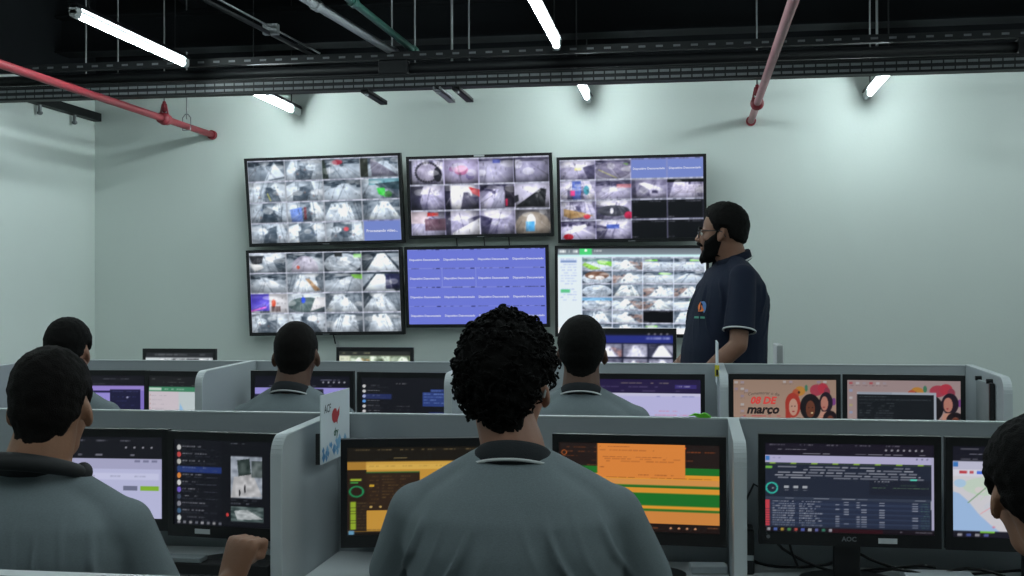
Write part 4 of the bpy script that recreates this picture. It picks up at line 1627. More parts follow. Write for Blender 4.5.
def monitor(x, y, top, yaw, w, h, pic, label, group, sticker=True, logo=False, desk_z=DESK, sx=.25):
    e = empty('desk_monitor', (x, y, desk_z), (0, 0, yaw), label, 'monitor', group)
    zc = top - h / 2 - desk_z
    bs, bt, bb = .018, .023, .034
    f = frame_mesh(w, h, bs, bt, bb, -.012, .014).build('bezel', 'black_plastic', e, (0, 0, zc))
    sw, sh = w - 2 * bs, h - bt - bb
    s = mesh_obj('screen', picture_mesh('screen', pic, sw, sh), 'display', e, (0, -.007, zc + (bb - bt) / 2))
    MB().b2((-w / 2 + .006, 0, -h / 2 + .006), (w / 2 - .006, .022, h / 2 - .006)).b2((-w * .3, .02, -h * .32), (w * .3, .045, h * .28), .01).build('rear_shell', 'matte_black', e, (0, 0, zc))
    MB().b2((-.035, .030, .006), (.035, .050, zc), .004).build('stand_neck', 'black_plastic', e)
    MB().prism([(.12 * math.cos(t) * 1.05, .03 + .095 * math.sin(t)) for t in np.linspace(0, 2 * PI, 28)[:-1]], 'Z', .0, .012).build('stand_base', 'black_plastic', e)
    if logo:
        mesh_obj('logo', AOC, 'logo_grey', f, (0, -.0125, -h / 2 + bb * .55))
        MB().cyl((-w / 2 + .025, -.0125, -h / 2 + bb * .6), (-w / 2 + .025, -.012, -h / 2 + bb * .6), .005, seg=14).build('power_light', 'logo_grey', f)
    if sticker:
        MB().b2((w * sx - .024, -.0130, -h / 2 + .010), (w * sx + .024, -.012, -h / 2 + .024)).build('asset_sticker', 'sticker_white', f)
    return e, s, sw, sh


GA, GB, GC = 'monitors of the front desk row', 'monitors of the second desk row', 'monitors of the third desk row'
W_, H_ = .465, .292
R = math.radians
monitor(-1.722, 3.13, 1.035, R(2), W_, H_, pic_browser_white(), 'front-row monitor with a white web page, right of the leftmost man', GA, sx=.3)
monitor(-1.288, 3.11, 1.032, R(-6), .395, .300, pic_chat(), 'front-row monitor with a dark chat and a street photo, by the fist', GA, sx=-.22)
monitor(-.725, 3.12, 1.024, R(13), .47, .298, pic_yellow(), 'front-row monitor with a yellow page and a round gauge', GA, sticker=False)
monitor(-.140, 3.13, 1.040, R(-3), .468, .292, pic_orange(), 'front-row monitor with an orange and green table', GA, sticker=False)
monitor(.411, 3.14, 1.048, R(0), .466, .292, pic_dashboard(), 'front-row monitor with a dark dashboard, a teal ring and a red column', GA, logo=True, sx=.21)
monitor(.886, 3.13, 1.048, R(-1), .465, .292, pic_map(), 'front-row monitor with a city map, beside the right-hand head', GA, logo=False)
monitor(-2.615, 4.83, 1.088, R(3), .44, .292, pic_purple(), 'second-row monitor with a purple and dark blue page', GB)
monitor(-2.205, 4.80, 1.088, R(-4), .38, .292, pic_chartpage(), 'second-row monitor with a white page and green header', GB)
monitor(-1.675, 4.83, 1.092, R(2), .462, .292, pic_mixed(), 'second-row monitor behind the man with the white collar stripe', GB)
monitor(-1.202, 4.83, 1.088, R(-3), .455, .300, pic_chat_blue(), 'second-row monitor with a dark chat and blue message bubbles', GB)
monitor(-.178, 4.83, 1.090, R(-2), .475, .292, pic_lavender(), 'second-row monitor with a pale lavender page, right of the seated man', GB)
e, s, sw, sh = monitor(.380, 4.83, 1.093, R(3), .448, .300, pic_poster(), 'second-row monitor with a pink poster reading 08 DE março', GB)
t = text_mesh('08 DE', .040, shear=.25, bold=.0016)
white_caption(t, s, -sw * .215, sh * .145, 'headline', (206, 66, 62))
t = text_mesh('março', .050, shear=.25, bold=.0020)
white_caption(t, s, -sw * .215, -sh * .005, 'headline', (28, 20, 22))
t = text_mesh('Comemorar o dia', .0175, shear=.15)
for v in t.vertices:       # the small line is set on an arc
    v.co.z -= v.co.x ** 2 * 1.6
white_caption(t, s, -sw * .205, sh * .275, 'headline', (70, 60, 60))
monitor(.850, 4.84, 1.093, R(-3), .472, .300, pic_terminal(), 'second-row monitor with a black terminal window over a pink picture', GB)
monitor(-3.02, 6.50, 1.105, R(0), .462, .290, pic_small_a(), 'small third-row monitor peeking over the partition at far left', GC, sticker=False)
monitor(-1.815, 6.50, 1.118, R(-1), .462, .290, pic_small_b(), 'small third-row monitor peeking out below the lower left wall display', GC, sticker=False)
monitor(-.375, 6.45, 1.232, R(-4), .60, .36, pic_small_c(), 'third-row monitor with a blue bar, in front of the lower right wall display', GC, sticker=False)


# ------------------------------------------------------------------ things on and around the desks
# leaflet clipped to the divider of the front row
lf = empty('leaflet', (-1.004, 3.04, .955), label='white leaflet with a red emblem and blue pattern, standing above the divider', cat='leaflet')
LW, LH = .27, .190
MB().b2((-.0012, 0, 0), (.0012, LW, LH)).build('sheet', 'paper', lf)
rnd = random.Random(4)


def flat_poly(pts, parent, name, material, x=.0016):
    """flat print on the leaflet (pts: along the sheet, height)"""
    bm = bmesh.new()
    bm.faces.new([bm.verts.new((x, a, b)) for a, b in pts])
    me = bpy.data.meshes.new(name)
    bm.to_mesh(me)
    bm.free()
    return mesh_obj(name, me, material, parent)


def on_leaf(me, a, z, material, name):
    me.transform(Matrix.Rotation(PI / 2, 4, 'Z'))
    me.transform(Matrix.Translation((.0017, a, z)))
    return mesh_obj(name, me, material, lf)


on_leaf(text_mesh('ACF', .032, bold=.0006), .060, LH - .042, 'print_dark', 'lettering')
on_leaf(text_mesh('dry', .030, shear=.2, bold=.001), .135, LH - .115, 'print_green', 'lettering')
flat_poly([(.098, .128), (.102, .112), (.118, .102), (.140, .104), (.150, .096), (.152, .108), (.168, .122), (.170, .146), (.160, .138), (.146, .132), (.140, .142), (.120, .144), (.106, .138)], lf, 'emblem', 'print_red')
for k in range(26):
    a, z = rnd.uniform(.01, LW - .03), rnd.uniform(.006, .055)
    r = rnd.uniform(.008, .018)
    flat_poly([(a - r, z), (a, z + r), (a + r, z), (a, z - r)] if z > r else [(a - r, z + r), (a, z + 2 * r), (a + r, z + r), (a, z)], lf, 'pattern_diamond', 'print_blue' if k % 2 else 'print_blue_deep', .0014 + k * 1e-5)
MB().b2((-.014, .001, .0), (-.0012, .009, .085)).b2((-.049, .12, .03), (-.0012, .128, .042)).build('bracket', 'matte_black', lf)

# leaflet on the edge-on divider of the second row
lf2 = empty('leaflet', (B_DIV[3] - .018, 4.70, 1.05), label='thin white sheet seen edge-on, rising above the divider before the standing man', cat='leaflet')
MB().b2((-.003, 0, 0), (.003, .27, .175)).build('sheet', 'paper', lf2)
MB().b2((-.012, -.008, .04), (.006, .012, .085)).build('clip', 'yellow_tape', lf2)
MB().b2((-.0065, -.009, .045), (.0005, -.0075, .068)).build('clip_spring', 'black_plastic', lf2)

# grey pouch hanging on the end divider
pc = empty('document_pouch', (B_DIV[4] - .015, 4.60, .86), label='grey plastic pouch hung inside the end divider, right of the terminal screen', cat='pouch')
MB().b2((-.016, 0, 0), (-.002, .21, .22), .004).build('sleeve', 'pouch_grey', pc)
MB().b2((-.020, -.022, 0), (-.002, -.004, .22), .002).build('spine', 'black_plastic', pc)
for yy in (.02, .19):
    MB().cyl((-.022, yy, .225), (.0, yy, .225), .009, seg=12).build('peg', 'black_steel', pc)

# green ribbon on the partition top
gp = at_y(699, 417, A_Y + .014)
g = empty('green_ribbon', (gp.x, A_Y + .014, A_TOP), label='lime green crumpled ribbon lying on the front partition edge', cat='ribbon')
pts = [(-.030, .004), (-.012, .012), (.004, .010), (.016, .014), (.028, .007), (.034, .001), (.020, .0), (.0, .0), (-.014, .006)]
MB().prism(pts, 'Y', -.012, .010).build('strip', 'lime_green', g)
MB().prism([(x * .7 + .012, z * .8) for x, z in pts], 'Y', .010, .02).build('loop', 'lime_green', g)

# black adapter with a white label against the front-row divider
ad = empty('power_adapter', (A_DIV[2] + .034, 3.26, DESK), label='tall black adapter with a white label, left of the dashboard monitor', cat='adapter')
MB().b2((-.018, -.04, 0), (.018, .04, .125), .006).build('body', 'black_plastic', ad)
MB().b2((-.016, -.0415, .040), (.016, -.040, .054)).build('label_strip', 'sticker_white', ad)
MB().tube([(.0, .0, .12), (-.005, .01, .19), (.02, .02, .24), (.06, .0, .22), (.10, .01, .16), (.12, .01, .06), (.14, .02, .01)], .0035, 6).build('lead', 'black_plastic', ad)

# loose cables on the right bay desk
for i, (x0_, x1_, y_, hh, lab) in enumerate(((.22, .66, 3.27, .09, 'black cable looping under the dashboard monitor, nearest the adapter'),
                                             (.40, 1.02, 3.29, .11, 'black cable sagging from the dashboard monitor to the map monitor'),
                                             (.44, .90, 3.25, .05, 'black cable lying low behind the dashboard monitor stand'),
                                             (.16, .50, 3.30, .10, 'black cable running from the divider to the dashboard monitor stand'))):
    pts = []
    for k in range(15):
        u = k / 14
        pts.append(((x1_ - x0_) * u, .02 * math.sin(u * 9 + i), .006 + hh * (1 - math.sin(PI * min(1, max(0, u * 1.1))) ** .7) * (.6 + .4 * math.cos(u * 3 + i)) if i != 2 else .006 + .02 * abs(math.sin(u * 7))))
    pts = [(a, b, max(.005, c)) for a, b, c in pts]
    tag(MB().tube(pts, .0045, 6).build('loose_cable', 'black_plastic', None, (x0_, y_, DESK), smooth=True), lab, 'cable', 'loose cables on the front row')


def keyboard(x, y, yaw, label):
    e = empty('keyboard', (x, y, DESK), (0, 0, yaw), label, 'keyboard', 'keyboards on the front row')
    MB().prism([(-.075, 0), (.075, 0), (.075, .022), (-.075, .012)], 'X', -.22, .22).build('body', 'black_plastic', e)
    m = MB()
    for r_ in range(5):
        for k in range(20):
            yy = -.058 + r_ * .028
            zz = .0125 + (yy + .075) / .15 * .010
            m.b2((-.208 + k * .0208, yy, zz), (-.208 + k * .0208 + .018, yy + .024, zz + .006))
    o = m.build('keys', 'matte_black', e)
    o['kind'] = 'stuff'


def mouse(x, y, yaw, label):
    e = empty('computer_mouse', (x, y, DESK), (0, 0, yaw), label, 'mouse', 'mice on the front row')
    bm = MB()
    bm.ell((0, 0, .012), (.03, .052, .024))
    for v in bm.bm.verts:
        v.co.z = max(0.0, v.co.z)
    bm.build('shell', 'black_plastic', e, smooth=True)
    MB().cyl((-.004, .028, .033), (.004, .028, .033), .008, seg=12).build('wheel', 'logo_grey', e)


keyboard(-1.36, 2.83, 0, 'black keyboard before the leftmost man, left of his fist')
keyboard(-.45, 2.80, 0, 'black keyboard before the curly-haired man')
keyboard(.62, 2.80, 0, 'black keyboard below the dashboard monitor')
mouse(-1.105, 2.80, R(-10), 'black mouse by the rounded divider, under the fist')
mouse(-.06, 2.78, 0, 'black mouse at the right elbow of the curly-haired man')
tag(MB().b2((-.14, -.10, 0), (.14, .10, .012), .002).build('paper_stack', 'paper', None, (.70, 3.13 - .28, DESK + .024), (0, 0, .04)), 'low stack of white paper lying under the map monitor', 'paper') if False else None
tag(MB().b2((-.09, -.05, 0), (.09, .05, .020), .002).build('paper_stack', 'paper', None, (.655, 3.22, DESK), (0, 0, .04)), 'low stack of white paper between the dashboard and map monitors', 'paper')
tag(MB().b2((-.05, -.03, 0), (.05, .03, .022), .004).build('card_box', 'paper', None, (.047, 3.24, DESK), (0, 0, .1)), 'small white box under the orange screen by the divider', 'box')

# black riser box under the chat monitor stand area
rb = empty('document_tray', (-1.285, 2.985, DESK), label='low black tray with a grey slab, under the chat monitor', cat='tray')
MB().b2((-.165, -.03, 0), (.165, .03, .045), .004).build('tray_body', 'matte_black', rb)
MB().b2((-.15, -.028, .045), (-.03, .02, .058), .002).build('slab', 'pouch_grey', rb)

# white upright board behind the standing man
p = at_y(780, 345, 5.9)
ub = empty('upright_board', (p.x, 5.9, 0), label='narrow white upright board standing right of the standing man', cat='board')
MB().b2((-.017, -.012, .02), (.017, .25, p.z), .006).build('board', 'white_steel', ub)
MB().b2((-.10, .0, 0), (.10, .24, .02), .003).build('foot', 'white_steel', ub)

# ------------------------------------------------------------------ people
def remeshed(mb, name, voxel, smooth=6, decimate=None):
    """fuse overlapping closed shapes into one continuous surface"""
    me = mb.mesh('tmp')
    o = bpy.data.objects.new('tmp', me)
    COL.objects.link(o)
    r = o.modifiers.new('r', 'REMESH')
    r.mode = 'VOXEL'
    r.voxel_size = voxel
    s = o.modifiers.new('s', 'SMOOTH')
    s.factor = .5
    s.iterations = smooth
    dg = bpy.context.evaluated_depsgraph_get()
    out = bpy.data.meshes.new_from_object(o.evaluated_get(dg))
    out.name = name
    bpy.data.objects.remove(o)
    bpy.data.meshes.remove(me)
    out.polygons.foreach_set('use_smooth', [True] * len(out.polygons))
    out.materials.clear()
    return out


def ring(c, hw, hd, n=28, p=2.5, tilt=0.0):
    """superellipse ring in the XY plane at c; tilt lowers the front"""
    out = []
    for k in range(n):
        t = 2 * PI * k / n
        ca, sa = math.cos(t), math.sin(t)
        x = hw * math.copysign(abs(ca) ** (2 / p), ca)
        y = hd * math.copysign(abs(sa) ** (2 / p), sa)
        out.append(Vector((c[0] + x, c[1] + y, c[2] - tilt * y)))
    return out


def head_shapes(mb, M, ears=True, k=1.0, neck_to=None, nose=True, neck_r=.056):
    """skull, face, ears and neck; local frame of M: +Y is where the face looks, origin between the ears"""
    q = M.to_quaternion()

    def E(c, r, rot=None):
        mm = M @ Matrix.Translation(Vector(c) * k)
        if rot:
            mm = mm @ Euler(rot).to_matrix().to_4x4()
        mb.sphere(mm @ Matrix.Diagonal((r[0] * k, r[1] * k, r[2] * k, 1)), 20, 14)
    P = lambda v: M @ (Vector(v) * k)
    E((0, -.014, .034), (.0755, .096, .090))
    E((0, -.038, -.002), (.070, .068, .074))
    E((0, .028, -.018), (.062, .066, .086))
    E((0, .034, -.074), (.050, .050, .040))
    E((0, .072, -.098), (.022, .020, .020))
    for sx in (-1, 1):
        E((sx * .040, .056, -.022), (.024, .024, .026))
        E((sx * .030, .074, .012), (.022, .014, .013))
        if ears:
            E((sx * .0795, -.008, -.006), (.008, .019, .030), (0.10, sx * -.22, sx * .34))
            E((sx * .0765, -.002, -.030), (.008, .011, .011))
    if nose:
        mb.capsule(P((0, .086, .010)), P((0, .106, -.026)), .009 * k, .013 * k)
        for sx in (-1, 1):
            E((sx * .012, .097, -.030), (.010, .012, .009))
        mb.capsule(P((-.020, .082, -.056)), P((.020, .082, -.056)), .008 * k)
        mb.capsule(P((-.016, .082, -.066)), P((.016, .082, -.066)), .009 * k)
    E((0, .078, -.046), (.02, .012, .014))
    if neck_to is not None:
        mb.capsule(P((0, -.034, -.045)), neck_to, neck_r * k, (neck_r + .006) * k)
        mb.capsule(P((0, .0, -.07)), Vector(neck_to) + Vector((0, .03, .01)), .046 * k, .05 * k)


def lerp_table(tbl, x):
    for (a, va), (b, vb) in zip(tbl[:-1], tbl[1:]):
        if a <= x <= b:
            u = (x - a) / (b - a)
            u = u * u * (3 - 2 * u)
            return va + (vb - va) * u
    return tbl[-1][1]


HAIRLINE = [(0, 40), (35, 38), (55, 22), (68, 0), (78, -8), (86, 12), (104, 10), (118, -24), (145, -44), (180, -47)]


def grow(name, M, neck_to, k, thick, low, lo_el, hi_el, material, parent, nu=110, nv=64, center=(0, -.012, .005), rough=.002, curl=0, seed=1, neck_r=.056):
    """a hair or beard shell grown outward from the skin: thick(az, el) in metres, negative sinks into the skin"""
    mb = MB()
    head_shapes(mb, M, ears=False, k=k, neck_to=neck_to, nose=False, neck_r=neck_r)
    me = remeshed(mb, 'probe', .008, 3)
    bvh = BVHTree.FromPolygons([v.co.copy() for v in me.vertices], [tuple(p.vertices) for p in me.polygons])
    bpy.data.meshes.remove(me)
    C = M @ (Vector(center) * k)
    M3 = M.to_3x3()
    bm = bmesh.new()
    rows = []
    surf = []
    for j in range(nv + 1):
        el = math.radians(lo_el + (hi_el - lo_el) * j / nv)
        row = []
        for i in range(nu):
            az = 2 * PI * i / nu
            d = M3 @ Vector((math.sin(az) * math.cos(el), math.cos(az) * math.cos(el), math.sin(el)))
            hit = bvh.ray_cast(C + d * .5, -d)
            base = (hit[0] - C).length if hit[0] else .1
            azd = abs(math.degrees((az + PI) % (2 * PI) - PI))
            t = thick(azd, math.degrees(el))
            pnt = C + d * (base + t)
            if t > 0:
                n = noise.noise(pnt * 60 + Vector((seed, 0, 0))) * rough + noise.noise(pnt * 160 + Vector((0, seed, 0))) * rough * .6
                pnt += d * n
            row.append(bm.verts.new(pnt))
            if t > .010:
                surf.append((pnt.copy(), d.copy()))
        rows.append(row)
    for a, b in zip(rows[:-1], rows[1:]):
        for i in range(nu):
            bm.faces.new((a[i], a[(i + 1) % nu], b[(i + 1) % nu], b[i]))
    bm.faces.new(rows[0][::-1])
    bm.faces.new(rows[-1])
    me = bpy.data.meshes.new(name)
    # drop faces that lie under the skin everywhere
    dead = []
    for a in range(nv):
        pass
    bm.normal_update()
    bmesh.ops.recalc_face_normals(bm, faces=bm.faces[:])
    if curl:
        r = random.Random(seed)
        m2 = MB()
        m2.bm.free()
        m2.bm = bm
        for _ in range(curl):
            p, d = r.choice(surf)
            u = d.cross(Vector((r.uniform(-1, 1), r.uniform(-1, 1), r.uniform(-1, 1)))).normalized()
            w = (d + u * r.uniform(-.5, .5)).normalized()
            R_ = r.uniform(.0035, .007)
            a0 = r.uniform(0, 2)
            n = 8
            pts = [p + w * (R_ * (1 + math.sin(a0 + t))) * .6 + u * R_ * math.cos(a0 + t) + d.cross(u) * (.003 * t) for t in np.linspace(0, 4.4, n)]
            m2.tube(pts, [.0030 * (1 - .6 * q / n) for q in range(n)], 4)
    bm.to_mesh(me)
    bm.free()
    me.polygons.foreach_set('use_smooth', [True] * len(me.polygons))
    return mesh_obj(name, me, material, parent)


def sstep(a, b, x):
    t = min(1, max(0, (x - a) / (b - a)))
    return t * t * (3 - 2 * t)


def hair_short(top=.012, side=.006, shift=0, fade=14, nape=0):
    def f(az, el):
        L = lerp_table(HAIRLINE, az) + shift + nape * sstep(110, 150, az)
        g = sstep(L - 2, L + fade, el)
        base = (side + (top - side) * sstep(0, 60, el)) * (.45 + .55 * sstep(-48, 12, el))
        return -.004 + (base + .004) * g
    return f


def hand(mb, wrist, fwd, up, side, curl=.35, k=1.0):
    """palm, four unequal fingers and a thumb; side=+1: thumb towards +right of (fwd, up)"""
    f, u = Vector(fwd).normalized(), Vector(up).normalized()
    u = (u - f * u.dot(f)).normalized()
    s = f.cross(u) * side           # towards the thumb
    W = Vector(wrist)
    for a in np.linspace(-.030, .030, 5):
        mb.capsule(W + f * .012 * k + s * a * .6 * k, W + f * .085 * k + s * a * k, .013 * k, .0115 * k, 10)
    lens = [(.030, .070), (.010, .080), (-.010, .074), (-.030, .058)]
    for a, L in lens:
        p = W + f * .088 * k + s * a * 1.12 * k
        d = f
        for j, fr in enumerate((.42, .33, .25)):
            ang = curl * (.7 + j * .5)
            d = (d * math.cos(ang) - u * math.sin(ang)).normalized() if j or True else d
            q = p + d * L * fr * k
            mb.capsule(p, q, (.0088 - j * .0007) * k, (.0084 - j * .0007) * k, 8)
            p = q
    p = W + f * .025 * k + s * .030 * k
    d = (f * .75 + s * .65 - u * .15).normalized()
    for L, r in ((.035, .0105), (.030, .0095), (.024, .0085)):
        q = p + d * L * k
        mb.capsule(p, q, r * k, r * .94 * k, 8)
        p = q
        d = (d + f * .35 - u * curl * .3).normalized()


def fist(mb, wrist, fwd, up, side, k=1.0):
    """closed hand: fingers folded under, thumb across"""
    f, u = Vector(fwd).normalized(), Vector(up).normalized()
    u = (u - f * u.dot(f)).normalized()
    s = f.cross(u) * side
    W = Vector(wrist)
    for a in np.linspace(-.033, .033, 6):
        mb.capsule(W + f * .008 * k + s * a * .62 * k, W + f * .080 * k + s * a * k + u * (.004 - abs(a) * .12) * k, .019 * k, .0165 * k, 10)
    for a, L in ((.033, .040), (.0115, .044), (-.0105, .042), (-.032, .036)):
        kn = W + f * .092 * k + s * a * 1.08 * k + u * (.008 - abs(a) * .2) * k
        mb.ell(kn, (.0125 * k,) * 3, seg=12, rings=8)
        p1 = kn + f * .014 * k - u * L * k
        mb.capsule(kn, p1, .0112 * k, .0104 * k, 10)
        p2 = p1 - f * .034 * k - u * .006 * k
        mb.capsule(p1, p2, .0104 * k, .0096 * k, 10)
        mb.capsule(p2, p2 + u * .018 * k - f * .004 * k, .0096 * k, .009 * k, 10)
    mb.ell(W + f * .075 * k - u * .022 * k, (.034 * k,) * 3, seg=14, rings=10)
    p = W + f * .020 * k + s * .036 * k - u * .012 * k
    for d, L, r in ((f * .9 + s * .45 - u * .3, .042, .0125), (f * .8 - s * .25 - u * .45, .034, .0115), (f * .35 - s * .9 - u * .25, .028, .0105)):
        q = p + d.normalized() * L * k
        mb.capsule(p, q, r * k, r * .93 * k, 10)
        p = q


def fold_shirt(me, seed, amp, anchors):
    """soft cloth creases that fan out from the armpits and gather towards the waist"""
    n = len(me.vertices)
    co = np.empty(n * 3, np.float32)
    no = np.empty(n * 3, np.float32)
    me.vertices.foreach_get('co', co)
    me.vertex_normals.foreach_get('vector', no)
    co, no = co.reshape(-1, 3), no.reshape(-1, 3)
    d = np.zeros(n, np.float32)
    rs = np.random.RandomState(seed)
    for (ax, ay, az, sgn) in anchors:
        # long creases running down and outward from the shoulder blade, broken up along their length
        x = (co[:, 0] - ax) * sgn
        z = co[:, 2] - az
        side = np.clip((co[:, 0] * sgn) / .05, 0, 1)
        u = x * .93 + z * .36 + .010 * np.sin(z * 23 + seed) + .012 * np.sin(z * 11 + 2 * seed)
        wave = np.cos(u * 2 * np.pi / .046 + rs.rand() * 6)
        ridge = np.clip(wave, 0, 1) ** 3.5 - .22
        win = np.exp(-((x + .065) / .085) ** 2) * np.exp(-((z + .11) / .12) ** 2) * side * np.clip(-(z - .03) / .06, 0, 1)
        brk = .55 + .45 * np.sin(z * 17 + u * 60 + rs.rand() * 6)
        d += amp * 4.6 * win * ridge * brk
    for i in range(n):
        x, y, z = co[i]
        d[i] += noise.noise(Vector((x * 9 + seed, y * 9, z * 5))) * amp * .55
    co += no * d[:, None]
    me.vertices.foreach_set('co', co.ravel())
    me.update()


def office_chair(loc, yaw, label):
    e = empty('task_chair', (loc[0], loc[1], 0), (0, 0, yaw), label, 'chair', 'task chairs under the seated people')
    MB().box((0, .02, .420), (.46, .46, .06), None, .025, 3).build('seat', 'fabric_chair', e)
    MB().box((0, -.245, .66), (.40, .045, .30), (.08, 0, 0), .02, 3).build('backrest', 'fabric_chair', e)
    MB().b2((-.03, -.27, .39), (.03, -.255, .62)).b2((-.03, -.265, .37), (.03, .0, .39)).build('back_support', 'black_steel', e)
    MB().cyl((0, 0, .09), (0, 0, .39), .028, seg=14).build('gas_column', 'black_steel', e)
    for k in range(5):
        a = 2 * PI * k / 5 + .3
        c, s_ = math.cos(a), math.sin(a)
        leg = MB().capsule((0, 0, .10), (c * .27, s_ * .27, .075), .022, .016, 8).build('leg', 'black_plastic', e, smooth=True)
        MB().cyl((c * .27 - s_ * .02, s_ * .27 + c * .02, .028), (c * .27 + s_ * .02, s_ * .27 - c * .02, .028), .028, seg=14).build('castor', 'black_plastic', leg)
    return e


def person(cfg):
    """one person: continuous body plus hair, clothes and glasses as parts (local frame: facing +Y)"""
    e = empty('person', cfg['loc'], (0, 0, cfg['yaw']), cfg['label'], 'person')
    k = cfg.get('k', 1.0)
    hip, sh = Vector(cfg['hip']), Vector(cfg['sh'])       # pelvis centre and centre between shoulder joints
    hw, hd = cfg.get('hw', .185), cfg.get('hd', .125)
    shw = cfg.get('shw', .185)
    hc = Vector(cfg['head'])
    ra = cfg.get('head_rot', (0, 0, 0))                     # pitch (+ looks up), roll, yaw
    M = Matrix.Translation(hc) @ Euler((ra[0], ra[1], ra[2]), 'XYZ').to_matrix().to_4x4()
    vx = cfg.get('voxel', .007)
    nb = sh + Vector((0, cfg.get('neck_y', -.012), .055))   # base of the neck
    nr = cfg.get('neck_r', .056)
    # --- body
    mb = MB()
    head_shapes(mb, M, True, k, nb, neck_r=nr)
    tors = []
    # shirt profile: (fraction hip->shoulder, half width, half depth, y offset)
    prof = cfg.get('prof', [(-.06, .93, .98, 0), (.12, .96, 1.04, .0), (.32, .94, 1.03, .0), (.55, .98, 1.02, -.004), (.74, 1.04, .98, -.012), (.86, 1.00, .90, -.014), (.95, .82, .76, -.014), (1.04, .52, .60, -.012), (1.10, .38, .50, -.010)])
    for fr, a, b, yo in prof:
        c = hip.lerp(sh, fr) + Vector((0, yo, 0))
        tors.append((c, hw * a, hd * b))
    mb.loft([ring(c, a * .90, b * .88) for c, a, b in tors])
    arms = {}
    for sx, key in ((-1, 'L'), (1, 'R')):
        S = sh + Vector((sx * shw, 0, cfg.get('sh_dz', -.070)))
        el, wr = Vector(cfg['elbow' + key]), Vector(cfg['wrist' + key])
        arms[key] = (S, el, wr)
        mb.capsule(S, el, .047 * k, .040 * k)
        mid = el.lerp(wr, .3)
        mb.capsule(el, mid, .040 * k, .040 * k)
        mb.capsule(mid, wr, .040 * k, .027 * k)
        mb.capsule(nb + Vector((sx * .02, 0, -.02)), S, .042, .042)
        hs = cfg.get('hand' + key, ('relaxed', None))
        fw = (wr - el).normalized() if hs[1] is None else Vector(hs[1])
        up = Vector(hs[2]) if len(hs) > 2 else Vector((0, 0, 1))
        (fist if hs[0] == 'fist' else hand)(mb, wr, fw, up, -sx, k=k * 1.0) if hs[0] == 'fist' else hand(mb, wr, fw, up, -sx, hs[3] if len(hs) > 3 else .3, k)
    for sx, key in ((-1, 'L'), (1, 'R')):
        H0 = hip + Vector((sx * .09, 0, -.02))
        kn, an = Vector(cfg['knee' + key]), Vector(cfg['ankle' + key])
        mb.capsule(H0, kn, .070, .050)
        mb.capsule(kn, an, .046, .034)
        mb.capsule(an, an + Vector((0, .12, -.04)), .032, .026)
    me = remeshed(mb, 'body', vx, 5)
    body = mesh_obj('body', me, cfg['skin'], e)
    # --- shirt
    mb = MB()
    mb.loft([ring(c, a, b) for c, a, b in tors])
    hem = {}
    for sx, key in ((-1, 'L'), (1, 'R')):
        S, el, wr = arms[key]
        mb.capsule(nb + Vector((sx * .03, -.004, -.034)), S + Vector((0, 0, -.002)), .054, .056)
        end = S.lerp(el, cfg.get('sleeve', .74))
        mb.cyl(S, end, .060, cfg.get('sleeve_r', .062), seg=20)
        mb.ell(S, (.060, .062, .060))
        hem[key] = (S, end)
    me = remeshed(mb, 'shirt', vx, 16)
    arm_pits = []
    for sx, key in ((-1, 'L'), (1, 'R')):
        arm_pits.append((sx * (shw - .005), sh.y - hd * .6, sh.z - .06, sx))
    fold_shirt(me, cfg.get('seed', 1), cfg.get('fold', .0042), arm_pits)
    shirt = mesh_obj('shirt', me, cfg['shirt'], e)
    if cfg.get('piping'):
        for key in 'LR':
            S, end = hem[key]
            d = (end - S).normalized()
            q = d.to_track_quat('Z', 'Y')
            pts = [end - d * .004 + q @ Vector((math.cos(t) * (cfg.get('sleeve_r', .062) + .001), math.sin(t) * (cfg.get('sleeve_r', .062) + .001), 0)) for t in np.linspace(0, 2 * PI, 29)[:-1]]
            MB().tube(pts, .0042, 6, closed=True).build('sleeve_piping', 'knit_white', shirt, smooth=True)
    # --- collar: stands at the neck, folds over, white stripe near the edge
    if cfg.get('collar'):
        cc = nb + Vector(cfg.get('collar_off', (0, .006, -.014)))
        ck = cfg.get('collar_k', 1.0)
        def crow(rx, ry, z, drop):
            return [cc + Vector((rx * ck * math.sin(t), -ry * ck * math.cos(t), z - drop * (1 - math.cos(t)) / 2)) for t in np.linspace(-2.75, 2.75, 44)]
        rows = [crow(.066, .066, .006, .05), crow(.0665, .066, .034, .055), crow(.070, .069, .041, .06), crow(.077, .074, .036, .065), crow(.092, .081, .002, .075), crow(.089, .078, -.004, .075), crow(.074, .070, .016, .06)]
        bm = bmesh.new()
        RR = [[bm.verts.new(p) for p in r_] for r_ in rows]
        for a, b in zip(RR, RR[1:] + RR[:1]):
            for i in range(43):
                bm.faces.new((a[i], a[i + 1], b[i + 1], b[i]))
        bm.faces.new([r_[0] for r_ in RR])
        bm.faces.new([r_[-1] for r_ in RR][::-1])
        bmesh.ops.recalc_face_normals(bm, faces=bm.faces[:])
        me = bpy.data.meshes.new('collar')
        bm.to_mesh(me)
        bm.free()
        me.polygons.foreach_set('use_smooth', [True] * len(me.polygons))
        col = mesh_obj('collar', me, cfg['collar'], e)
        if cfg.get('stripe', True):
            a, b = crow(.0892, .0798, .0080, .0735), crow(.0912, .0808, .0025, .0748)
            bm = MB()
            ra_ = [bm.bm.verts.new(p + Vector((0, 0, .001)) + (p - cc).normalized() * .0035) for p in a[3:-3]]
            rb_ = [bm.bm.verts.new(p + Vector((0, 0, .001)) + (p - cc).normalized() * .0035) for p in b[3:-3]]
            for i in range(len(ra_) - 1):
                bm.bm.faces.new((ra_[i], ra_[i + 1], rb_[i + 1], rb_[i]))
            ex = bmesh.ops.extrude_face_region(bm.bm, geom=bm.bm.faces[:])
            for v in [g for g in ex['geom'] if isinstance(g, bmesh.types.BMVert)]:
                v.co -= (v.co - cc).normalized() * .003
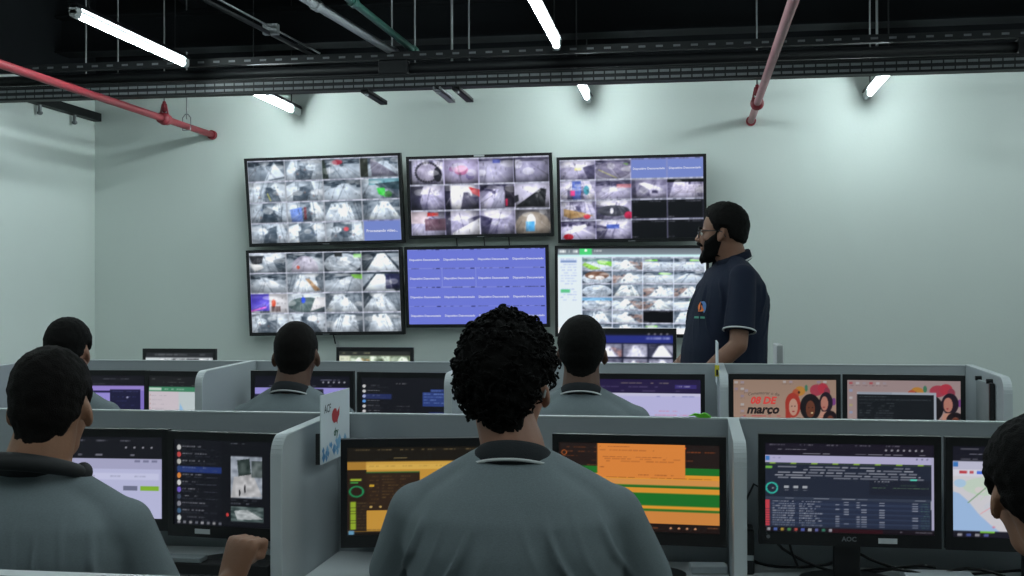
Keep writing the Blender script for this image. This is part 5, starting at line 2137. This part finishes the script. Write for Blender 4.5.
            bm.build('stripe', 'knit_white', col, smooth=True)
    # --- trousers and shoes
    mb = MB()
    mb.loft([ring(hip + Vector((0, 0, -.10)), hw * .80, hd * .9), ring(hip + Vector((0, 0, -.03)), hw * .93, hd * 1.0), ring(hip.lerp(sh, .12), hw * .90, hd * .95)])
    for sx, key in ((-1, 'L'), (1, 'R')):
        H0 = hip + Vector((sx * .09, 0, -.03))
        kn, an = Vector(cfg['knee' + key]), Vector(cfg['ankle' + key])
        mb.capsule(H0, kn, .088, .066)
        mb.capsule(kn, an + Vector((0, 0, .02)), .064, .052)
    mesh_obj('trousers', remeshed(mb, 'trousers', .010, 5), 'denim', e)
    for sx, key in ((-1, 'L'), (1, 'R')):
        an = Vector(cfg['ankle' + key])
        sb = MB()
        sb.loft([ring(Vector((an.x, an.y + .06, 0)), .045, .135, 20), ring(Vector((an.x, an.y + .06, .02)), .047, .138, 20), ring(Vector((an.x, an.y + .055, .045)), .042, .125, 20),
                 ring(Vector((an.x, an.y + .02, .075)), .037, .085, 20), ring(Vector((an.x, an.y + .0, .10)), .036, .048, 20)])
        sb.build('shoe', 'shoe_black', e, smooth=True)
    # --- hair, beard, eyes, glasses
    hk = cfg.get('hair', {})
    grow('hair', M, nb, k, hk.get('f', hair_short()), 0, -62, 90, cfg.get('hair_mat', 'hair_black'), e, rough=hk.get('rough', .002), curl=hk.get('curl', 0), seed=cfg.get('seed', 1), neck_r=nr,
         nu=hk.get('nu', 110), nv=hk.get('nv', 64))
    if cfg.get('beard'):
        def bf(az, el):
            top = lerp_table([(0, -38), (18, -34), (40, -14), (60, 0), (72, 14), (84, 14), (180, 10)], az)
            bot = lerp_table([(0, -80), (60, -72), (90, -48), (180, -48)], az)
            g = (1 - sstep(top - 20, top, el)) * sstep(bot, bot + 16, el) * (1 - sstep(76, 92, az))
            th = lerp_table([(0, .022), (30, .018), (60, .010), (90, .007), (180, .004)], az)
            return -.005 + (th + .005) * g
        grow('beard', M, nb, k, bf, 0, -84, 20, 'hair_black', e, rough=.003, seed=7, nu=110, nv=70, neck_r=nr)
        mb = MB()
        P = lambda v: M @ (Vector(v) * k)
        mb.tube([P((-.032, .078, -.056)), P((-.022, .092, -.048)), P((0, .101, -.044)), P((.022, .092, -.048)), P((.032, .078, -.056))], [.005, .008, .009, .008, .005], 8)
        mb.build('moustache', 'hair_black', e, smooth=True)
    P = lambda v: M @ (Vector(v) * k)
    for sx in (-1, 1):
        ey = MB().ell(P((sx * .031, .077, .002)), (.0125 * k,) * 3).build('eye', 'eye_white', e, smooth=True)
        MB().ell(P((sx * .031, .0875, .002)), (.0055 * k,) * 3, seg=12, rings=8).build('iris', 'iris_dark', ey, smooth=True)
        MB().tube([P((sx * .014, .092, .022)), P((sx * .032, .091, .028)), P((sx * .050, .078, .021))], [.003, .0045, .002], 6).build('eyebrow', cfg.get('hair_mat', 'hair_black'), e, smooth=True)
    if cfg.get('glasses'):
        gm = cfg['glasses']
        g = MB()
        for sx in (-1, 1):
            pts = [P((sx * .034 + .026 * math.cos(t), .100 - abs(sx * .034 + .026 * math.cos(t)) * .12, .000 + .019 * math.sin(t))) for t in np.linspace(0, 2 * PI, 21)[:-1]]
            g.tube(pts, .0022, 6, closed=True)
            g.tube([P((sx * .060, .092, .008)), P((sx * .076, .075, .010)), P((sx * .0835, .0, .012)), P((sx * .084, -.014, .006)), P((sx * .082, -.030, -.016))], .0026, 6)
        g.tube([P((-.009, .100, .004)), P((0, .104, .007)), P((.009, .100, .004))], .0022, 6)
        go = g.build('glasses', gm, e, smooth=True)
    return e, M, nb


def seated(label, x, y, head_top, yaw=0, lean=0.0, **kw):
    """seated pose; the head top height fixes the sitting height"""
    k = kw.get('k', 1.0)
    hz = head_top - .128 * k
    sz = hz - kw.pop('neck_len', .172) * k
    hw = kw.get('hw', .185)
    cfg = dict(label=label, loc=(x, y, 0), yaw=yaw, hip=(0, 0, .565), sh=(0, .01 + lean, sz), head=(0, .045 + lean, hz), skin='skin_tan', shirt='heather_grey', collar='knit_charcoal',
               elbowL=(-.27, .10 + lean, sz - .27), elbowR=(.27, .10 + lean, sz - .27), wristL=(-.17, .33 + lean, DESK + .035), wristR=(.17, .33 + lean, DESK + .035),
               kneeL=(-.12, .40, .50), kneeR=(.12, .40, .50), ankleL=(-.12, .36, .10), ankleR=(.12, .36, .10))
    hdz = kw.pop('head_d', None)
    cfg.update(kw)
    if hdz:
        cfg['head'] = tuple(Vector(cfg['head']) + Vector(hdz))
    return person(cfg)


# curly-haired man in the middle of the front row
curly = hair_short(.024, .021, 0, 10)
seated('man with curly black hair in a grey polo, seated in the middle, seen from behind', -.338, 2.20, 1.366, yaw=R(1), skin='skin_light', hw=.205, hd=.135, shw=.190,
       head_d=(-.018, 0, 0), head_rot=(0, 0, R(-9)), hair=dict(f=curly, rough=.009, curl=700, nu=130, nv=80), glasses='glasses_white', voxel=.006, seed=3, fold=.0055, k=1.0)
office_chair((-.338, 2.17), R(1), 'black task chair under the curly-haired man')

# man on the left with a raised fist
p = at_y(38, 347, 2.25)
e1, M1, nb1 = seated('man in a grey shirt at lower left, his right fist raised over the desk', p.x + .0, 2.25, p.z - .008, yaw=R(-6), skin='skin_tan', hw=.215, hd=.14, shw=.20, neck_len=.165,
                     head_rot=(R(-4), 0, R(20)), hair=dict(f=hair_short(.014, .008), rough=.003, curl=0), hair_mat='hair_brown', collar='knit_charcoal', stripe=False, seed=11, fold=.005, voxel=.006, neck_r=.062,
                     elbowR=(.250, .115, .695), wristR=(.262, .345, .752), handR=('fist', (.16, .34, .92), (-.35, -.9, .3)), sleeve=.86)
office_chair((p.x, 2.22), R(-6), 'black task chair under the leftmost foreground man')
# headset band resting round his neck
hb = empty('neck_headset', (0, 0, 0), label='thick black headset band resting round the neck of the leftmost man', cat='headset')
Wm = Matrix.Translation(Vector((p.x, 2.25, 0))) @ Matrix.Rotation(R(-6), 4, 'Z')
pts = [Wm @ (nb1 + Vector((.106 * math.sin(t), -.008 - .096 * math.cos(t), .020 - .062 * (1 - math.cos(t)) / 2))) for t in np.linspace(-1.75, 1.75, 30)]
base = pts[0].copy()
hb.location = base
MB().tube([q - base for q in pts], [.013 + .006 * math.sin(PI * i / 29) for i in range(30)], 12).build('band', 'matte_black', hb, smooth=True)
for q in (pts[0], pts[-1]):
    MB().ell(q - base, (.018, .024, .022)).build('ear_pad', 'matte_black', hb, smooth=True)

# man at the right edge, head bent towards the map screen
p = at_y(1060, 430, 2.22)
seated('dark-haired man cut off by the right edge, face turned to the map screen', p.x + .07, 2.16, p.z, yaw=R(4), skin='skin_tan', neck_len=.215, lean=.06, k=1.06, head_d=(-.07, .05, 0),
       head_rot=(R(-10), R(-4), R(-2)), hair=dict(f=hair_short(.024, .016, 0, 12), rough=.004), seed=5)
office_chair((p.x + .07, 2.12), R(4), 'black task chair under the man at the right edge')

# second row
p = at_y(62, 318, 4.2)
seated('man with a smooth black hair cap in the second row, behind the leftmost foreground man', p.x, 4.2, p.z - .012, yaw=R(-4), skin='skin_light', head_rot=(R(-6), 0, R(12)),
       hair=dict(f=hair_short(.020, .014, 6, 10), rough=.0025), seed=21, hw=.18)
office_chair((p.x, 4.17), R(-4), 'black task chair under the second-row man at far left')
p = at_y(292, 321, 4.2)
seated('second-row man with cropped hair and a white collar stripe, left of the leaflet', p.x, 4.2, p.z - .004, yaw=R(-2), skin='skin_brown', head_rot=(R(-4), 0, R(12)), k=1.05,
       hair=dict(f=hair_short(.008, .006, 2, 10), rough=.0012), neck_len=.158, hair_mat='hair_brown', seed=23, hw=.195, shw=.19, neck_r=.060)
office_chair((p.x, 4.17), R(-2), 'black task chair under the second-row man with the cropped hair')
p = at_y(581, 315, 4.2)
seated('second-row man with short dark hair, right of the curly head, before the lavender screen', p.x, 4.2, p.z - .006, yaw=R(2), skin='skin_brown', head_rot=(R(-2), 0, R(2)), k=1.08,
       hair=dict(f=hair_short(.012, .010, 0, 10), rough=.0015), neck_len=.162, seed=27, hw=.20, shw=.195, neck_r=.060)
office_chair((p.x, 4.17), R(2), 'black task chair under the second-row man before the lavender screen')

# standing man watching the displays
p = at_y(728, 202, 5.55)
st, Ms, nbs = person(dict(label='bearded man in a navy polo and glasses, standing in profile watching the wall displays', loc=(p.x - .017, 5.55, 0), yaw=R(108), skin='skin_warm', shirt='navy_cotton', collar='navy_knit',
                          hip=(0, 0, .98), sh=(0, -.02, 1.545), head=(0, .016, p.z - .153), head_rot=(R(2), 0, R(-26)), k=1.06, hw=.205, hd=.180, shw=.190, neck_r=.062, sh_dz=-.045,
                          prof=[(-.06, .98, 1.0, .0), (.12, 1.0, 1.08, .012), (.32, .98, 1.08, .012), (.55, .98, 1.0, .0), (.74, 1.0, .92, -.012), (.86, .96, .80, -.014), (.95, .76, .64, -.014), (1.03, .46, .46, -.012), (1.07, .34, .36, -.010)],
                          elbowL=(-.26, .03, 1.19), wristL=(-.22, .24, 1.00), elbowR=(.20, .03, 1.20), wristR=(.06, .29, .99), sleeve=.80, sleeve_r=.072, piping=True, collar_k=1.20, collar_off=(0, .0, -.004),
                          kneeL=(-.11, .02, .50), kneeR=(.11, .02, .50), ankleL=(-.12, -.02, .09), ankleR=(.12, -.02, .09),
                          hair=dict(f=hair_short(.026, .018, 2, 9, 14), rough=.003, nu=120, nv=70), beard=True, glasses='glasses_steel', seed=31, voxel=.006, fold=.004, hair_mat='hair_black'))


def chest_patch(shirt_parent, M_, pts, name, material, off):
    """flat emblem wrapped on the shirt front by ray casting"""
    sh_ = [c for c in shirt_parent.children if c.name.startswith('shirt')][0]
    bvh = BVHTree.FromPolygons([v.co.copy() for v in sh_.data.vertices], [tuple(q.vertices) for q in sh_.data.polygons])
    bm = bmesh.new()
    vs = []
    for x, z in pts:
        h = bvh.ray_cast(Vector((x, .6, z)), Vector((0, -1, 0)))
        pos = h[0] + h[1] * off if h[0] else Vector((x, .17, z))
        vs.append(bm.verts.new(pos))
    c = sum((v.co for v in vs), Vector()) / len(vs)
    vc = bm.verts.new(c)
    for i in range(len(vs)):
        bm.faces.new((vc, vs[i], vs[(i + 1) % len(vs)]))
    me = bpy.data.meshes.new(name)
    bm.to_mesh(me)
    bm.free()
    return mesh_obj(name, me, material, sh_)


ex, ez = -.085, 1.355
chest_patch(st, None, [(ex + .032 * math.cos(t), ez + .032 * math.sin(t)) for t in np.linspace(.6, 3.9, 14)], 'emblem_swirl', 'logo_blue', .005)
chest_patch(st, None, [(ex - .004 + .034 * math.cos(t), ez + .010 + .026 * math.sin(t)) for t in np.linspace(-2.2, .9, 12)] + [(ex + .0, ez + .012)], 'emblem_swirl', 'logo_orange', .007)
chest_patch(st, None, [(ex - .04, ez - .048), (ex + .04, ez - .048), (ex + .04, ez - .038), (ex - .04, ez - .038)], 'emblem_lettering', 'logo_green', .006)
